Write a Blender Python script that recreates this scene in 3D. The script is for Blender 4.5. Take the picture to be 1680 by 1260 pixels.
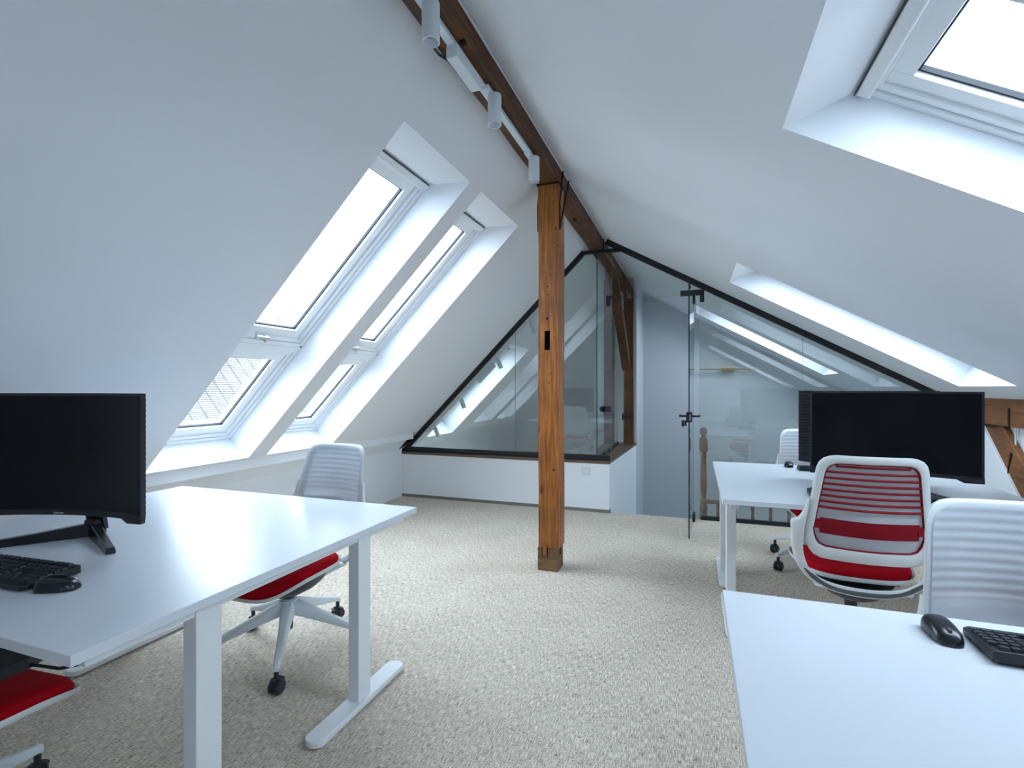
import bpy, bmesh, math, random
from mathutils import Vector, Matrix
random.seed(4)
PI = math.pi
R = math.radians
for o in list(bpy.data.objects):
    bpy.data.objects.remove(o)
C = bpy.context.scene.collection
scene = bpy.context.scene

# ------------------------------------------------------------------ camera, world, exposure
cam = bpy.data.cameras.new('camera')
cam.sensor_width = 36.0
cam.lens = 831.0 / 1680.0 * 36.0
cam.shift_y = 6.0 / 1680.0
cam.clip_start = 0.02
cam.clip_end = 300
co = bpy.data.objects.new('camera', cam)
C.objects.link(co)
co.location = (0, 0, 1.30)
co.rotation_euler = (PI / 2, 0, math.atan(298 / 831.0))
scene.camera = co

world = bpy.data.worlds.new('overcast_sky')
scene.world = world
world.use_nodes = True
wb = world.node_tree.nodes['Background']
SKY_STRENGTH = 9.5
wb.inputs[0].default_value = (0.765, 0.868, 1.0, 1)
wb.inputs[1].default_value = SKY_STRENGTH
scene.view_settings.view_transform = 'Standard'
scene.view_settings.look = 'None'
scene.view_settings.gamma = 1.0
scene.view_settings.use_curve_mapping = False
scene.view_settings.exposure = 0.62
scene.cycles.max_bounces = 14
scene.cycles.diffuse_bounces = 8
scene.cycles.transparent_max_bounces = 24
scene.cycles.glossy_bounces = 6


# ------------------------------------------------------------------ materials
def new_mat(name):
    m = bpy.data.materials.new(name)
    m.use_nodes = True
    nt = m.node_tree
    b = nt.nodes['Principled BSDF']
    return m, nt, b


def simple(name, col, rough=0.5, metal=0.0, spec=0.5, noise=0.0, nscale=40, bump=0.0, emit=None, sheen=0.0):
    m, nt, b = new_mat(name)
    b.inputs['Base Color'].default_value = (*col, 1)
    b.inputs['Roughness'].default_value = rough
    b.inputs['Metallic'].default_value = metal
    b.inputs['Specular IOR Level'].default_value = spec
    if sheen:
        b.inputs['Sheen Weight'].default_value = sheen
    if noise or bump:
        tc = nt.nodes.new('ShaderNodeTexCoord')
        n = nt.nodes.new('ShaderNodeTexNoise')
        n.inputs['Scale'].default_value = nscale
        n.inputs['Detail'].default_value = 4
        nt.links.new(tc.outputs['Object'], n.inputs['Vector'])
        if noise:
            mr = nt.nodes.new('ShaderNodeMix')
            mr.data_type = 'RGBA'
            mr.inputs[6].default_value = (*[c * (1 - noise) for c in col], 1)
            mr.inputs[7].default_value = (*[min(1, c * (1 + noise)) for c in col], 1)
            nt.links.new(n.outputs['Fac'], mr.inputs[0])
            nt.links.new(mr.outputs[2], b.inputs['Base Color'])
        if bump:
            bp = nt.nodes.new('ShaderNodeBump')
            bp.inputs['Strength'].default_value = bump
            bp.inputs['Distance'].default_value = 0.002
            nt.links.new(n.outputs['Fac'], bp.inputs['Height'])
            nt.links.new(bp.outputs['Normal'], b.inputs['Normal'])
    if emit:
        b.inputs['Emission Color'].default_value = (*emit[0], 1)
        b.inputs['Emission Strength'].default_value = emit[1]
    return m


def wood(name, dark, light, axis='Z', scale=1.0, rough=0.55, blotch=0.5, world_coords=True):
    m, nt, b = new_mat(name)
    tc = nt.nodes.new('ShaderNodeTexCoord')
    mp = nt.nodes.new('ShaderNodeMapping')
    s = {'X': (1.2, 22, 22), 'Y': (22, 1.2, 22), 'Z': (22, 22, 1.2)}[axis]
    mp.inputs['Scale'].default_value = [q * scale for q in s]
    nt.links.new(tc.outputs['Object'], mp.inputs['Vector'])
    n1 = nt.nodes.new('ShaderNodeTexNoise')
    n1.inputs['Scale'].default_value = 2.2
    n1.inputs['Detail'].default_value = 8
    n1.inputs['Roughness'].default_value = 0.62
    n1.inputs['Distortion'].default_value = 0.9
    nt.links.new(mp.outputs[0], n1.inputs['Vector'])
    cr = nt.nodes.new('ShaderNodeValToRGB')
    cr.color_ramp.elements[0].position = 0.3
    cr.color_ramp.elements[0].color = (*dark, 1)
    cr.color_ramp.elements[1].position = 0.68
    cr.color_ramp.elements[1].color = (*light, 1)
    nt.links.new(n1.outputs['Fac'], cr.inputs[0])
    n2 = nt.nodes.new('ShaderNodeTexNoise')
    n2.inputs['Scale'].default_value = 3.5
    n2.inputs['Detail'].default_value = 5
    nt.links.new(tc.outputs['Object'], n2.inputs['Vector'])
    cr2 = nt.nodes.new('ShaderNodeValToRGB')
    cr2.color_ramp.elements[0].position = 0.35
    cr2.color_ramp.elements[0].color = (1 - blotch, 1 - blotch, 1 - blotch, 1)
    cr2.color_ramp.elements[1].position = 0.62
    cr2.color_ramp.elements[1].color = (1, 1, 1, 1)
    nt.links.new(n2.outputs['Fac'], cr2.inputs[0])
    # knots
    v = nt.nodes.new('ShaderNodeTexVoronoi')
    v.inputs['Scale'].default_value = 3.0
    mp2 = nt.nodes.new('ShaderNodeMapping')
    s2 = {'X': (0.9, 2.2, 2.2), 'Y': (2.2, 0.9, 2.2), 'Z': (2.2, 2.2, 0.9)}[axis]
    mp2.inputs['Scale'].default_value = s2
    nt.links.new(tc.outputs['Object'], mp2.inputs['Vector'])
    nt.links.new(mp2.outputs[0], v.inputs['Vector'])
    cr3 = nt.nodes.new('ShaderNodeValToRGB')
    cr3.color_ramp.elements[0].position = 0.03
    cr3.color_ramp.elements[0].color = (0.25, 0.2, 0.18, 1)
    cr3.color_ramp.elements[1].position = 0.12
    cr3.color_ramp.elements[1].color = (1, 1, 1, 1)
    nt.links.new(v.outputs['Distance'], cr3.inputs[0])
    m1 = nt.nodes.new('ShaderNodeMix'); m1.data_type = 'RGBA'; m1.blend_type = 'MULTIPLY'
    m1.inputs[0].default_value = 1
    nt.links.new(cr.outputs[0], m1.inputs[6]); nt.links.new(cr2.outputs[0], m1.inputs[7])
    m2 = nt.nodes.new('ShaderNodeMix'); m2.data_type = 'RGBA'; m2.blend_type = 'MULTIPLY'
    m2.inputs[0].default_value = 1
    nt.links.new(m1.outputs[2], m2.inputs[6]); nt.links.new(cr3.outputs[0], m2.inputs[7])
    nt.links.new(m2.outputs[2], b.inputs['Base Color'])
    b.inputs['Roughness'].default_value = rough
    bp = nt.nodes.new('ShaderNodeBump')
    bp.inputs['Strength'].default_value = 0.5
    bp.inputs['Distance'].default_value = 0.004
    nt.links.new(n1.outputs['Fac'], bp.inputs['Height'])
    nt.links.new(bp.outputs['Normal'], b.inputs['Normal'])
    return m


def glass_mat(name, tint, f0=0.05):
    m = bpy.data.materials.new(name)
    m.use_nodes = True
    nt = m.node_tree
    nt.nodes.clear()
    out = nt.nodes.new('ShaderNodeOutputMaterial')
    tr = nt.nodes.new('ShaderNodeBsdfTransparent')
    tr.inputs[0].default_value = (*tint, 1)
    gl = nt.nodes.new('ShaderNodeBsdfGlossy')
    gl.inputs['Roughness'].default_value = 0.0
    gl.inputs['Color'].default_value = (0.95, 0.98, 1, 1)
    lw = nt.nodes.new('ShaderNodeLayerWeight')
    lw.inputs['Blend'].default_value = 0.5
    pw = nt.nodes.new('ShaderNodeMath'); pw.operation = 'POWER'; pw.inputs[1].default_value = 4.5
    nt.links.new(lw.outputs['Facing'], pw.inputs[0])
    ml = nt.nodes.new('ShaderNodeMath'); ml.operation = 'MULTIPLY_ADD'
    ml.inputs[1].default_value = 0.9; ml.inputs[2].default_value = f0
    nt.links.new(pw.outputs[0], ml.inputs[0])
    mx = nt.nodes.new('ShaderNodeMixShader')
    nt.links.new(ml.outputs[0], mx.inputs[0])
    nt.links.new(tr.outputs[0], mx.inputs[1])
    nt.links.new(gl.outputs[0], mx.inputs[2])
    nt.links.new(mx.outputs[0], out.inputs[0])
    return m


def carpet_mat():
    m, nt, b = new_mat('woven_loop_carpet')
    tc = nt.nodes.new('ShaderNodeTexCoord')

    def layer(scale, sc, p0, p1):
        mp = nt.nodes.new('ShaderNodeMapping')
        mp.inputs['Scale'].default_value = scale
        nt.links.new(tc.outputs['Object'], mp.inputs['Vector'])
        n = nt.nodes.new('ShaderNodeTexNoise')
        n.inputs['Scale'].default_value = sc
        n.inputs['Detail'].default_value = 2.0
        n.inputs['Roughness'].default_value = 0.55
        nt.links.new(mp.outputs[0], n.inputs['Vector'])
        r = nt.nodes.new('ShaderNodeMapRange')
        r.inputs['From Min'].default_value = p0
        r.inputs['From Max'].default_value = p1
        nt.links.new(n.outputs['Fac'], r.inputs['Value'])
        return r.outputs[0]
    a = layer((1, 0.07, 1), 390, 0.40, 0.68)
    c_ = layer((0.08, 1, 1), 390, 0.42, 0.72)
    g = layer((1, 1, 1), 3.0, 0.2, 0.8)
    fine = layer((1, 1, 1), 420, 0.3, 0.7)
    mx = nt.nodes.new('ShaderNodeMath'); mx.operation = 'MAXIMUM'
    nt.links.new(a, mx.inputs[0]); nt.links.new(c_, mx.inputs[1])
    ad = nt.nodes.new('ShaderNodeMath'); ad.operation = 'MULTIPLY_ADD'
    ad.inputs[1].default_value = 0.22
    nt.links.new(fine, ad.inputs[0]); nt.links.new(mx.outputs[0], ad.inputs[2])
    ad2 = nt.nodes.new('ShaderNodeMath'); ad2.operation = 'MULTIPLY_ADD'
    ad2.inputs[1].default_value = 0.12
    nt.links.new(g, ad2.inputs[0]); nt.links.new(ad.outputs[0], ad2.inputs[2])
    cr = nt.nodes.new('ShaderNodeValToRGB')
    e = cr.color_ramp.elements
    e[0].position = 0.16; e[0].color = (0.175, 0.15, 0.125, 1)
    e[1].position = 1.15 / 1.2; e[1].color = (0.97, 0.865, 0.74, 1)
    e2 = cr.color_ramp.elements.new(0.50); e2.color = (0.61, 0.53, 0.44, 1)
    nt.links.new(ad2.outputs[0], cr.inputs[0])
    nt.links.new(cr.outputs[0], b.inputs['Base Color'])
    b.inputs['Roughness'].default_value = 0.95
    b.inputs['Specular IOR Level'].default_value = 0.15
    bp = nt.nodes.new('ShaderNodeBump')
    bp.inputs['Strength'].default_value = 0.8
    bp.inputs['Distance'].default_value = 0.003
    nt.links.new(ad.outputs[0], bp.inputs['Height'])
    nt.links.new(bp.outputs['Normal'], b.inputs['Normal'])
    return m


def mesh_fabric(name, col, dots=True):
    """light knitted back fabric: fine holes by a small grid, a little see-through"""
    m = bpy.data.materials.new(name)
    m.use_nodes = True
    nt = m.node_tree
    b = nt.nodes['Principled BSDF']
    out = nt.nodes['Material Output']
    b.inputs['Base Color'].default_value = (*col, 1)
    b.inputs['Roughness'].default_value = 0.85
    tc = nt.nodes.new('ShaderNodeTexCoord')
    mp = nt.nodes.new('ShaderNodeMapping')
    mp.inputs['Rotation'].default_value = (0, R(45), 0)
    mp.inputs['Scale'].default_value = (1, 0.0, 1)
    nt.links.new(tc.outputs['Object'], mp.inputs['Vector'])
    v = nt.nodes.new('ShaderNodeTexVoronoi')
    v.inputs['Scale'].default_value = 240
    v.inputs['Randomness'].default_value = 0.0
    nt.links.new(mp.outputs[0], v.inputs['Vector'])
    mr = nt.nodes.new('ShaderNodeMapRange')
    mr.inputs['From Min'].default_value = 0.20
    mr.inputs['From Max'].default_value = 0.36
    mr.inputs['To Min'].default_value = 0.75
    mr.inputs['To Max'].default_value = 1.0
    nt.links.new(v.outputs['Distance'], mr.inputs['Value'])
    nt.links.new(mr.outputs[0], b.inputs['Alpha'])
    tl = nt.nodes.new('ShaderNodeBsdfTranslucent')
    tl.inputs[0].default_value = (*col, 1)
    mx = nt.nodes.new('ShaderNodeMixShader')
    mx.inputs[0].default_value = 0.38
    nt.links.new(b.outputs[0], mx.inputs[1]); nt.links.new(tl.outputs[0], mx.inputs[2])
    nt.links.new(mx.outputs[0], out.inputs[0])
    return m


M = {}
M['wall'] = simple('white_wall_paint', (0.82, 0.85, 0.89), 0.9, spec=0.2, noise=0.012, nscale=6)
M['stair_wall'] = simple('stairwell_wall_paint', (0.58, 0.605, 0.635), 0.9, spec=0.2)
M['trim_white'] = simple('white_lacquer', (0.80, 0.83, 0.85), 0.35)
M['carpet'] = carpet_mat()
M['desk'] = simple('white_laminate', (0.67, 0.715, 0.78), 0.32, spec=0.5)
M['desk_edge'] = simple('white_edge_band', (0.72, 0.77, 0.81), 0.45)
M['white_metal'] = simple('white_powder_coat', (0.76, 0.80, 0.83), 0.4, bump=0.1, nscale=400)
M['black_metal'] = simple('black_steel', (0.006, 0.0075, 0.011), 0.5)
M['black_plastic'] = simple('black_plastic', (0.010, 0.012, 0.018), 0.42, bump=0.15, nscale=600)
M['black_gloss'] = simple('black_satin_plastic', (0.010, 0.013, 0.02), 0.22)
M['screen'] = simple('dark_screen', (0.0015, 0.003, 0.006), 0.2, spec=0.2)
M['key'] = simple('black_key', (0.016, 0.020, 0.030), 0.38)
M['grey_print'] = simple('light_grey_print', (0.55, 0.58, 0.6), 0.5)
M['beam'] = wood('dark_beam_wood', (0.045, 0.014, 0.003), (0.20, 0.070, 0.018), 'Y', 1.0, 0.6, 0.5)
M['post'] = wood('brown_post_wood', (0.17, 0.045, 0.006), (0.56, 0.19, 0.032), 'Z', 1.0, 0.45, 0.35)
M['post_block'] = wood('weathered_block_wood', (0.085, 0.042, 0.016), (0.26, 0.14, 0.055), 'X', 1.0, 0.6, 0.4)
M['rear_post'] = wood('rear_post_wood', (0.05, 0.018, 0.006), (0.24, 0.10, 0.032), 'Z', 1.0, 0.55, 0.5)
M['purlin'] = wood('purlin_wood', (0.17, 0.062, 0.018), (0.36, 0.145, 0.05), 'Y', 0.7, 0.6, 0.4)
M['stair_wood'] = wood('stair_wood', (0.06, 0.02, 0.006), (0.26, 0.10, 0.03), 'Z', 2.0, 0.35, 0.3)
M['sill_wood'] = wood('sill_wood', (0.09, 0.05, 0.03), (0.22, 0.13, 0.08), 'X', 1.0, 0.6, 0.3)
M['shadow_hole'] = simple('hollow_shade', (0.012, 0.006, 0.003), 0.9)  # shade inside holes and gaps, put into a near-black colour
M['iron'] = simple('old_black_iron', (0.012, 0.010, 0.010), 0.6, bump=0.4, nscale=80)
M['glass'] = glass_mat('partition_glass', (0.91, 0.935, 0.922), 0.085)
M['glass_edge'] = simple('green_glass_edge', (0.010, 0.045, 0.042), 0.15)
M['seam'] = simple('pale_glass_seam', (0.45, 0.55, 0.58), 0.3)
M['pane'] = glass_mat('window_glass', (0.93, 0.96, 0.96), 0.03)
M['gasket'] = simple('dark_gasket', (0.015, 0.02, 0.03), 0.6)
M['chair_white'] = simple('white_chair_plastic', (0.68, 0.71, 0.725), 0.38)
M['chair_base'] = simple('pale_grey_base', (0.66, 0.72, 0.77), 0.4)
M['chair_grey'] = simple('grey_chair_plastic', (0.075, 0.085, 0.10), 0.45)
M['bowl'] = simple('charcoal_seat_housing', (0.035, 0.038, 0.045), 0.5)
M['chair_dark'] = simple('dark_chair_plastic', (0.02, 0.022, 0.028), 0.45)
M['red'] = simple('red_seat_fabric', (0.42, 0.0015, 0.010), 0.9, spec=0.12, noise=0.15, nscale=500, bump=0.4)
M['red_rib'] = simple('red_plastic', (0.22, 0.003, 0.012), 0.6, spec=0.2)
M['white_rib'] = simple('pale_rib_plastic', (0.60, 0.64, 0.68), 0.5)
M['mesh'] = mesh_fabric('white_back_mesh', (0.66, 0.70, 0.76))
M['brass'] = simple('aged_brass', (0.42, 0.30, 0.12), 0.35, metal=1.0)
M['spot_white'] = simple('white_spotlight_metal', (0.70, 0.76, 0.82), 0.45)
M['spot_inner'] = simple('spotlight_inner_ring', (0.30, 0.36, 0.42), 0.4)
M['bark'] = simple('bark', (0.05, 0.045, 0.04), 0.9)
M['tile'] = simple('roof_tile', (0.105, 0.103, 0.103), 0.8, noise=0.3, nscale=5)
M['render_wall'] = simple('house_render', (0.16, 0.155, 0.145), 0.9)
M['ground'] = simple('ground_outside', (0.05, 0.055, 0.04), 0.95, noise=0.3, nscale=1)
M['switch'] = simple('switch_plastic', (0.72, 0.77, 0.78), 0.3)


# ------------------------------------------------------------------ mesh helpers
class MB:
    def __init__(s):
        s.v = []; s.f = []; s.mi = []; s.mat = 0

    def add(s, vs, fs):
        n = len(s.v)
        s.v += [tuple(v) for v in vs]
        for f in fs:
            s.f.append([n + i for i in f]); s.mi.append(s.mat)

    def box(s, x0, x1, y0, y1, z0, z1):
        vs = [(x, y, z) for z in (z0, z1) for y in (y0, y1) for x in (x0, x1)]
        s.add(vs, [(0, 2, 3, 1), (4, 5, 7, 6), (0, 1, 5, 4), (2, 6, 7, 3), (0, 4, 6, 2), (1, 3, 7, 5)])

    def obox(s, c, ax, ay, az):
        """box from centre and three half-axis vectors"""
        c = Vector(c); ax = Vector(ax); ay = Vector(ay); az = Vector(az)
        vs = [c + i * ax + j * ay + k * az for k in (-1, 1) for j in (-1, 1) for i in (-1, 1)]
        s.add(vs, [(0, 2, 3, 1), (4, 5, 7, 6), (0, 1, 5, 4), (2, 6, 7, 3), (0, 4, 6, 2), (1, 3, 7, 5)])

    def prism(s, pts, a, b, axis='z'):
        """polygon pts (2D) extruded from a to b along an axis"""
        def mk(p, h):
            if axis == 'z': return (p[0], p[1], h)
            if axis == 'x': return (h, p[0], p[1])
            return (p[0], h, p[1])
        n = len(pts)
        vs = [mk(p, a) for p in pts] + [mk(p, b) for p in pts]
        fs = [tuple(range(n))[::-1], tuple(range(n, 2 * n))]
        fs += [(i, (i + 1) % n, n + (i + 1) % n, n + i) for i in range(n)]
        s.add(vs, fs)

    def tube(s, path, r, seg=10, closed=False, caps=True, flat=None):
        """sweep a circle (or ellipse) along path; r number or list; flat = (side, up) radii factors"""
        P = [Vector(p) for p in path]
        n = len(P)
        rr = r if isinstance(r, (list, tuple)) else [r] * n
        vs = []
        up0 = None
        for i in range(n):
            if closed:
                t = (P[(i + 1) % n] - P[i - 1]).normalized()
            else:
                t = (P[min(i + 1, n - 1)] - P[max(i - 1, 0)]).normalized()
            if up0 is None:
                up0 = Vector((0, 0, 1)) if abs(t.z) < 0.9 else Vector((0, 1, 0))
            side = t.cross(up0)
            if side.length < 1e-5: side = t.cross(Vector((1, 0, 0)))
            side.normalize(); up = side.cross(t).normalized(); up0 = up
            fx, fy = flat if flat else (1, 1)
            for k in range(seg):
                a = 2 * PI * k / seg
                vs.append(P[i] + side * math.cos(a) * rr[i] * fx + up * math.sin(a) * rr[i] * fy)
        fs = []
        m = n if closed else n - 1
        for i in range(m):
            j = (i + 1) % n
            for k in range(seg):
                l = (k + 1) % seg
                fs.append((i * seg + k, i * seg + l, j * seg + l, j * seg + k))
        if caps and not closed:
            fs.append(tuple(range(seg))[::-1])
            fs.append(tuple((n - 1) * seg + k for k in range(seg)))
        s.add(vs, fs)

    def lathe(s, prof, c=(0, 0, 0), seg=24, axis='z'):
        """prof list of (radius, height)"""
        vs = []
        for r_, h in prof:
            for k in range(seg):
                a = 2 * PI * k / seg
                x, y = r_ * math.cos(a), r_ * math.sin(a)
                if axis == 'z': p = (c[0] + x, c[1] + y, c[2] + h)
                elif axis == 'x': p = (c[0] + h, c[1] + x, c[2] + y)
                else: p = (c[0] + x, c[1] + h, c[2] + y)
                vs.append(p)
        fs = []
        for i in range(len(prof) - 1):
            for k in range(seg):
                l = (k + 1) % seg
                fs.append((i * seg + k, i * seg + l, (i + 1) * seg + l, (i + 1) * seg + k))
        fs.append(tuple(range(seg))[::-1])
        fs.append(tuple((len(prof) - 1) * seg + k for k in range(seg)))
        s.add(vs, fs)

    def grid(s, fn, nu, nv, closed_u=False):
        vs = [fn(i / (nu if closed_u else nu - 1), j / (nv - 1)) for j in range(nv) for i in range(nu)]
        fs = []
        for j in range(nv - 1):
            for i in range(nu if closed_u else nu - 1):
                k = (i + 1) % nu
                fs.append((j * nu + i, j * nu + k, (j + 1) * nu + k, (j + 1) * nu + i))
        s.add(vs, fs)

    def xform(s, fn, start=0):
        for i in range(start, len(s.v)):
            s.v[i] = tuple(fn(Vector(s.v[i])))

    def build(s, name, mats, parent=None, smooth=False, bevel=0.0, bseg=2, weld=False, loc=None, angle=40):
        me = bpy.data.meshes.new(name)
        me.from_pydata(s.v, [], s.f)
        bm = bmesh.new(); bm.from_mesh(me)
        if weld:
            bmesh.ops.remove_doubles(bm, verts=bm.verts, dist=1e-5)
        bmesh.ops.recalc_face_normals(bm, faces=bm.faces)
        if bevel > 0:
            es = [e for e in bm.edges if len(e.link_faces) == 2 and e.calc_face_angle(0) > R(35)]
            bmesh.ops.bevel(bm, geom=es, offset=bevel, segments=bseg, affect='EDGES', profile=0.5, clamp_overlap=True)
        bm.to_mesh(me); bm.free()
        if not isinstance(mats, (list, tuple)): mats = [mats]
        for m in mats: me.materials.append(m)
        if len(mats) > 1 and bevel == 0 and not weld:
            for p, k in zip(me.polygons, s.mi): p.material_index = k
        if smooth:
            me.polygons.foreach_set('use_smooth', [True] * len(me.polygons))
            try:
                me.set_sharp_from_angle(angle=R(angle))
            except Exception:
                pass
        me.update()
        o = bpy.data.objects.new(name, me)
        C.objects.link(o)
        if parent is not None: o.parent = parent
        if loc: o.location = loc
        return o


def empty(name, loc=(0, 0, 0), rz=0.0, label=None, cat=None, group=None, kind=None, scale=None):
    o = bpy.data.objects.new(name, None)
    o.empty_display_size = 0.05
    C.objects.link(o)
    o.location = loc
    o.rotation_euler = (0, 0, rz)
    tag(o, label, cat, group, kind)
    return o


def tag(o, label=None, cat=None, group=None, kind=None):
    if label: o['label'] = label
    if cat: o['category'] = cat
    if group: o['group'] = group
    if kind: o['kind'] = kind
    return o


def struct(o, label=None):
    o['kind'] = 'structure'
    if label: o['label'] = label
    return o


def copy_tree(o, parent=None):
    c = o.copy()
    C.objects.link(c)
    if parent is not None: c.parent = parent
    for ch in [q for q in bpy.data.objects if q.parent is o]:
        copy_tree(ch, c)
    return c


# ------------------------------------------------------------------ roof geometry
LB = 3.87                       # left slope  z = x + LB
RA, RB = -0.564, 2.375          # right slope z = RA x + RB
XR = (RB - LB) / (1 - RA)       # ridge x
ZR = XR + LB
YB, YF = 8.20, -2.6             # far wall, wall behind the camera
YP = 5.33                       # glass partition
KL, KR = -3.33, 2.085            # knee walls


class Slope:
    def __init__(s, base, d, n):
        s.base = Vector(base); s.d = Vector(d).normalized(); s.n = Vector(n).normalized()

    def p(s, a, y, o=0.0):
        q = s.base + s.d * a + s.n * o
        return (q.x, y, q.z)


SL = Slope((-LB / 2, 0, LB / 2), (-1, 0, -1), (-1, 0, 1))
k_ = 1 / (1 + RA * RA)
bx_, bz_ = -RA * RB * k_, RB * k_    # foot of the perpendicular from the origin
SR = Slope((bx_, 0, bz_), (1, 0, RA), (-RA, 0, 1))


def s_of(S, x, z):
    return (Vector((x, 0, z)) - S.base).dot(S.d)


def slope_mesh(S, s0, s1, y0, y1, holes, depth, topshift, name):
    """inner sheet with openings, reveals around each opening and an outer sheet"""
    mb = MB()
    ys = sorted({y0, y1} | {h[0] for h in holes} | {h[1] for h in holes})
    ss = sorted({s0, s1} | {h[2] for h in holes} | {h[3] for h in holes})

    def inside(ya, sa):
        for h in holes:
            if h[0] < ya < h[1] and h[2] < sa < h[3]: return True
        return False
    for i in range(len(ys) - 1):
        for j in range(len(ss) - 1):
            if inside((ys[i] + ys[i + 1]) / 2, (ss[j] + ss[j + 1]) / 2): continue
            q = [(ys[i], ss[j]), (ys[i + 1], ss[j]), (ys[i + 1], ss[j + 1]), (ys[i], ss[j + 1])]
            mb.add([S.p(b, a, 0) for a, b in q], [(0, 1, 2, 3)])
            mb.add([S.p(b, a, 0.40) for a, b in q], [(0, 1, 2, 3)])
    for (a, b, c_, d_) in holes:
        ct = c_ + topshift
        inn = [(a, c_), (b, c_), (b, d_), (a, d_)]
        out = [(a, ct), (b, ct), (b, d_), (a, d_)]
        for k in range(4):
            l = (k + 1) % 4
            mb.add([S.p(inn[k][1], inn[k][0], 0), S.p(inn[l][1], inn[l][0], 0), S.p(out[l][1], out[l][0], depth), S.p(out[k][1], out[k][0], depth)], [(0, 1, 2, 3)])
            mb.add([S.p(out[k][1], out[k][0], depth), S.p(out[l][1], out[l][0], depth), S.p(out[l][1], out[l][0], 0.40), S.p(out[k][1], out[k][0], 0.40)], [(0, 1, 2, 3)])
    # rim
    for (sa, ya, sb, yb) in [(s0, y0, s0, y1), (s0, y1, s1, y1), (s1, y1, s1, y0), (s1, y0, s0, y0)]:
        mb.add([S.p(sa, ya, 0), S.p(sb, yb, 0), S.p(sb, yb, 0.4), S.p(sa, ya, 0.4)], [(0, 1, 2, 3)])
    o = mb.build(name, M['wall'])
    return struct(o)


L_HOLES = [(2.10, 2.857, -0.90, 1.66), (3.022, 3.765, -0.90, 1.66),
           (5.70, 6.43, 0.17, 1.79)]
R_HOLES = [(4.015, 4.755, -0.83, 1.0), (1.25, 1.992, -0.83, 1.0), (6.93, 7.66, -1.13, 0.68), (-1.51, -0.77, -0.83, 1.0)]  # last opening is unseen, added behind the camera to brighten the left slope
o = slope_mesh(SL, s_of(SL, XR, ZR), s_of(SL, KL - 0.05, KL - 0.05 + LB), YF, YB, L_HOLES, 0.22, 0.19, 'ceiling')
o['label'] = 'steep white roof slope with the long window openings'
o = slope_mesh(SR, s_of(SR, XR, ZR), s_of(SR, KR + 0.05, RA * (KR + 0.05) + RB), YF, YB, R_HOLES, 0.18, 0.15, 'ceiling')
o['label'] = 'shallower white roof slope on the opposite side'

# ------------------------------------------------------------------ floor, walls
mb = MB()
mb.box(KL - 0.1, KR + 0.1, YF, YP, -0.25, 0)
mb.box(KL - 0.1, -0.86, YP, YB, -0.25, 0)
struct(mb.build('floor', M['carpet']))
mb = MB()
mb.box(-0.86, KR + 0.1, YP, YB, -2.3, -2.2)
struct(mb.build('floor', M['stair_wall']), 'lower landing of the stairwell')
# knee wall with jutting white band, left
mb = MB()
mb.box(KL - 0.1, KL, YF, YB, 0, 0.58)
struct(mb.build('wall_left', M['wall']))
mb = MB()
mb.prism([(KL, 0.70), (-3.10, 0.70), (-3.10, 0.768), (-3.085, 0.785), (KL, 0.535)], YF, 5.21, 'y')
mb.prism([(KL, 0.0), (-3.29, 0.0), (-3.29, 0.705), (KL, 0.705)], YF, 5.27, 'y')
struct(mb.build('trim_1', M['wall']), 'white boxed band along the foot of the steep slope')
# right knee wall
mb = MB()
mb.box(KR, KR + 0.1, YF, YB, -2.3, RA * KR + RB + 0.01)
struct(mb.build('wall_right', M['wall']))
# end walls
for nm, ya, yb, zb in (('wall_back', YB, YB + 0.1, -2.3), ('wall_front', YF - 0.1, YF, 0.0)):
    mb = MB()
    mb.prism([(KL - 0.1, zb), (KR + 0.1, zb), (KR + 0.1, RA * (KR + 0.1) + RB + 0.05), (XR, ZR + 0.05), (KL - 0.1, KL - 0.1 + LB + 0.05)], ya, yb, 'y')
    struct(mb.build(nm, M['stair_wall'] if nm == 'wall_back' else M['wall']))
# stairwell inner cheeks
mb = MB()
mb.prism([(-0.96, YP), (-0.82, YP), (-0.75, 7.20), (-0.96, 7.20)], -2.3, 0.508, 'z')
mb.box(KL, -0.96, 5.27, 5.43, 0.035, 0.508)
mb.box(-0.96, -0.82, 5.27, YP, 0.035, 0.508)
struct(mb.build('wall_low', M['wall']), 'low white parapet wall under the glass')
mb = MB()
mb.box(-0.90, -0.745, 7.20, YB, -2.3, 2.86)
struct(mb.build('wall_stair', M['stair_wall']))
mb = MB()
mb.box(-0.82, KR, YP, YP + 0.06, -2.2, -0.26)
struct(mb.build('wall_landing', M['stair_wall']))
mb = MB()
mb.box(KL, -0.82, 5.275, 5.30, 0.0, 0.036)
mb.box(-0.822, -0.815, 5.28, YP, 0.0, 0.036)
struct(mb.build('baseboard_back', simple('grey_carpet_skirting', (0.22, 0.21, 0.19), 0.95, noise=0.3, nscale=300)))
# wood sill on the low wall
mb = MB()
mb.box(-3.30, -0.815, 5.262, 5.44, 0.508, 0.535)
mb.prism([(-0.965, 5.44), (-0.812, 5.44), (-0.742, 7.2), (-0.965, 7.2)], 0.508, 0.535, 'z')
struct(mb.build('trim_2', M['sill_wood'], bevel=0.003), 'brown wooden sill board on the low wall')
# white plastic edge bead beside ridge beam
mb = MB()
mb.box(-0.896, -0.886, YF, YB, 2.858, 2.870)
struct(mb.build('trim_3', M['wall']), 'pale bead line between beam and roof slope')


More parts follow.
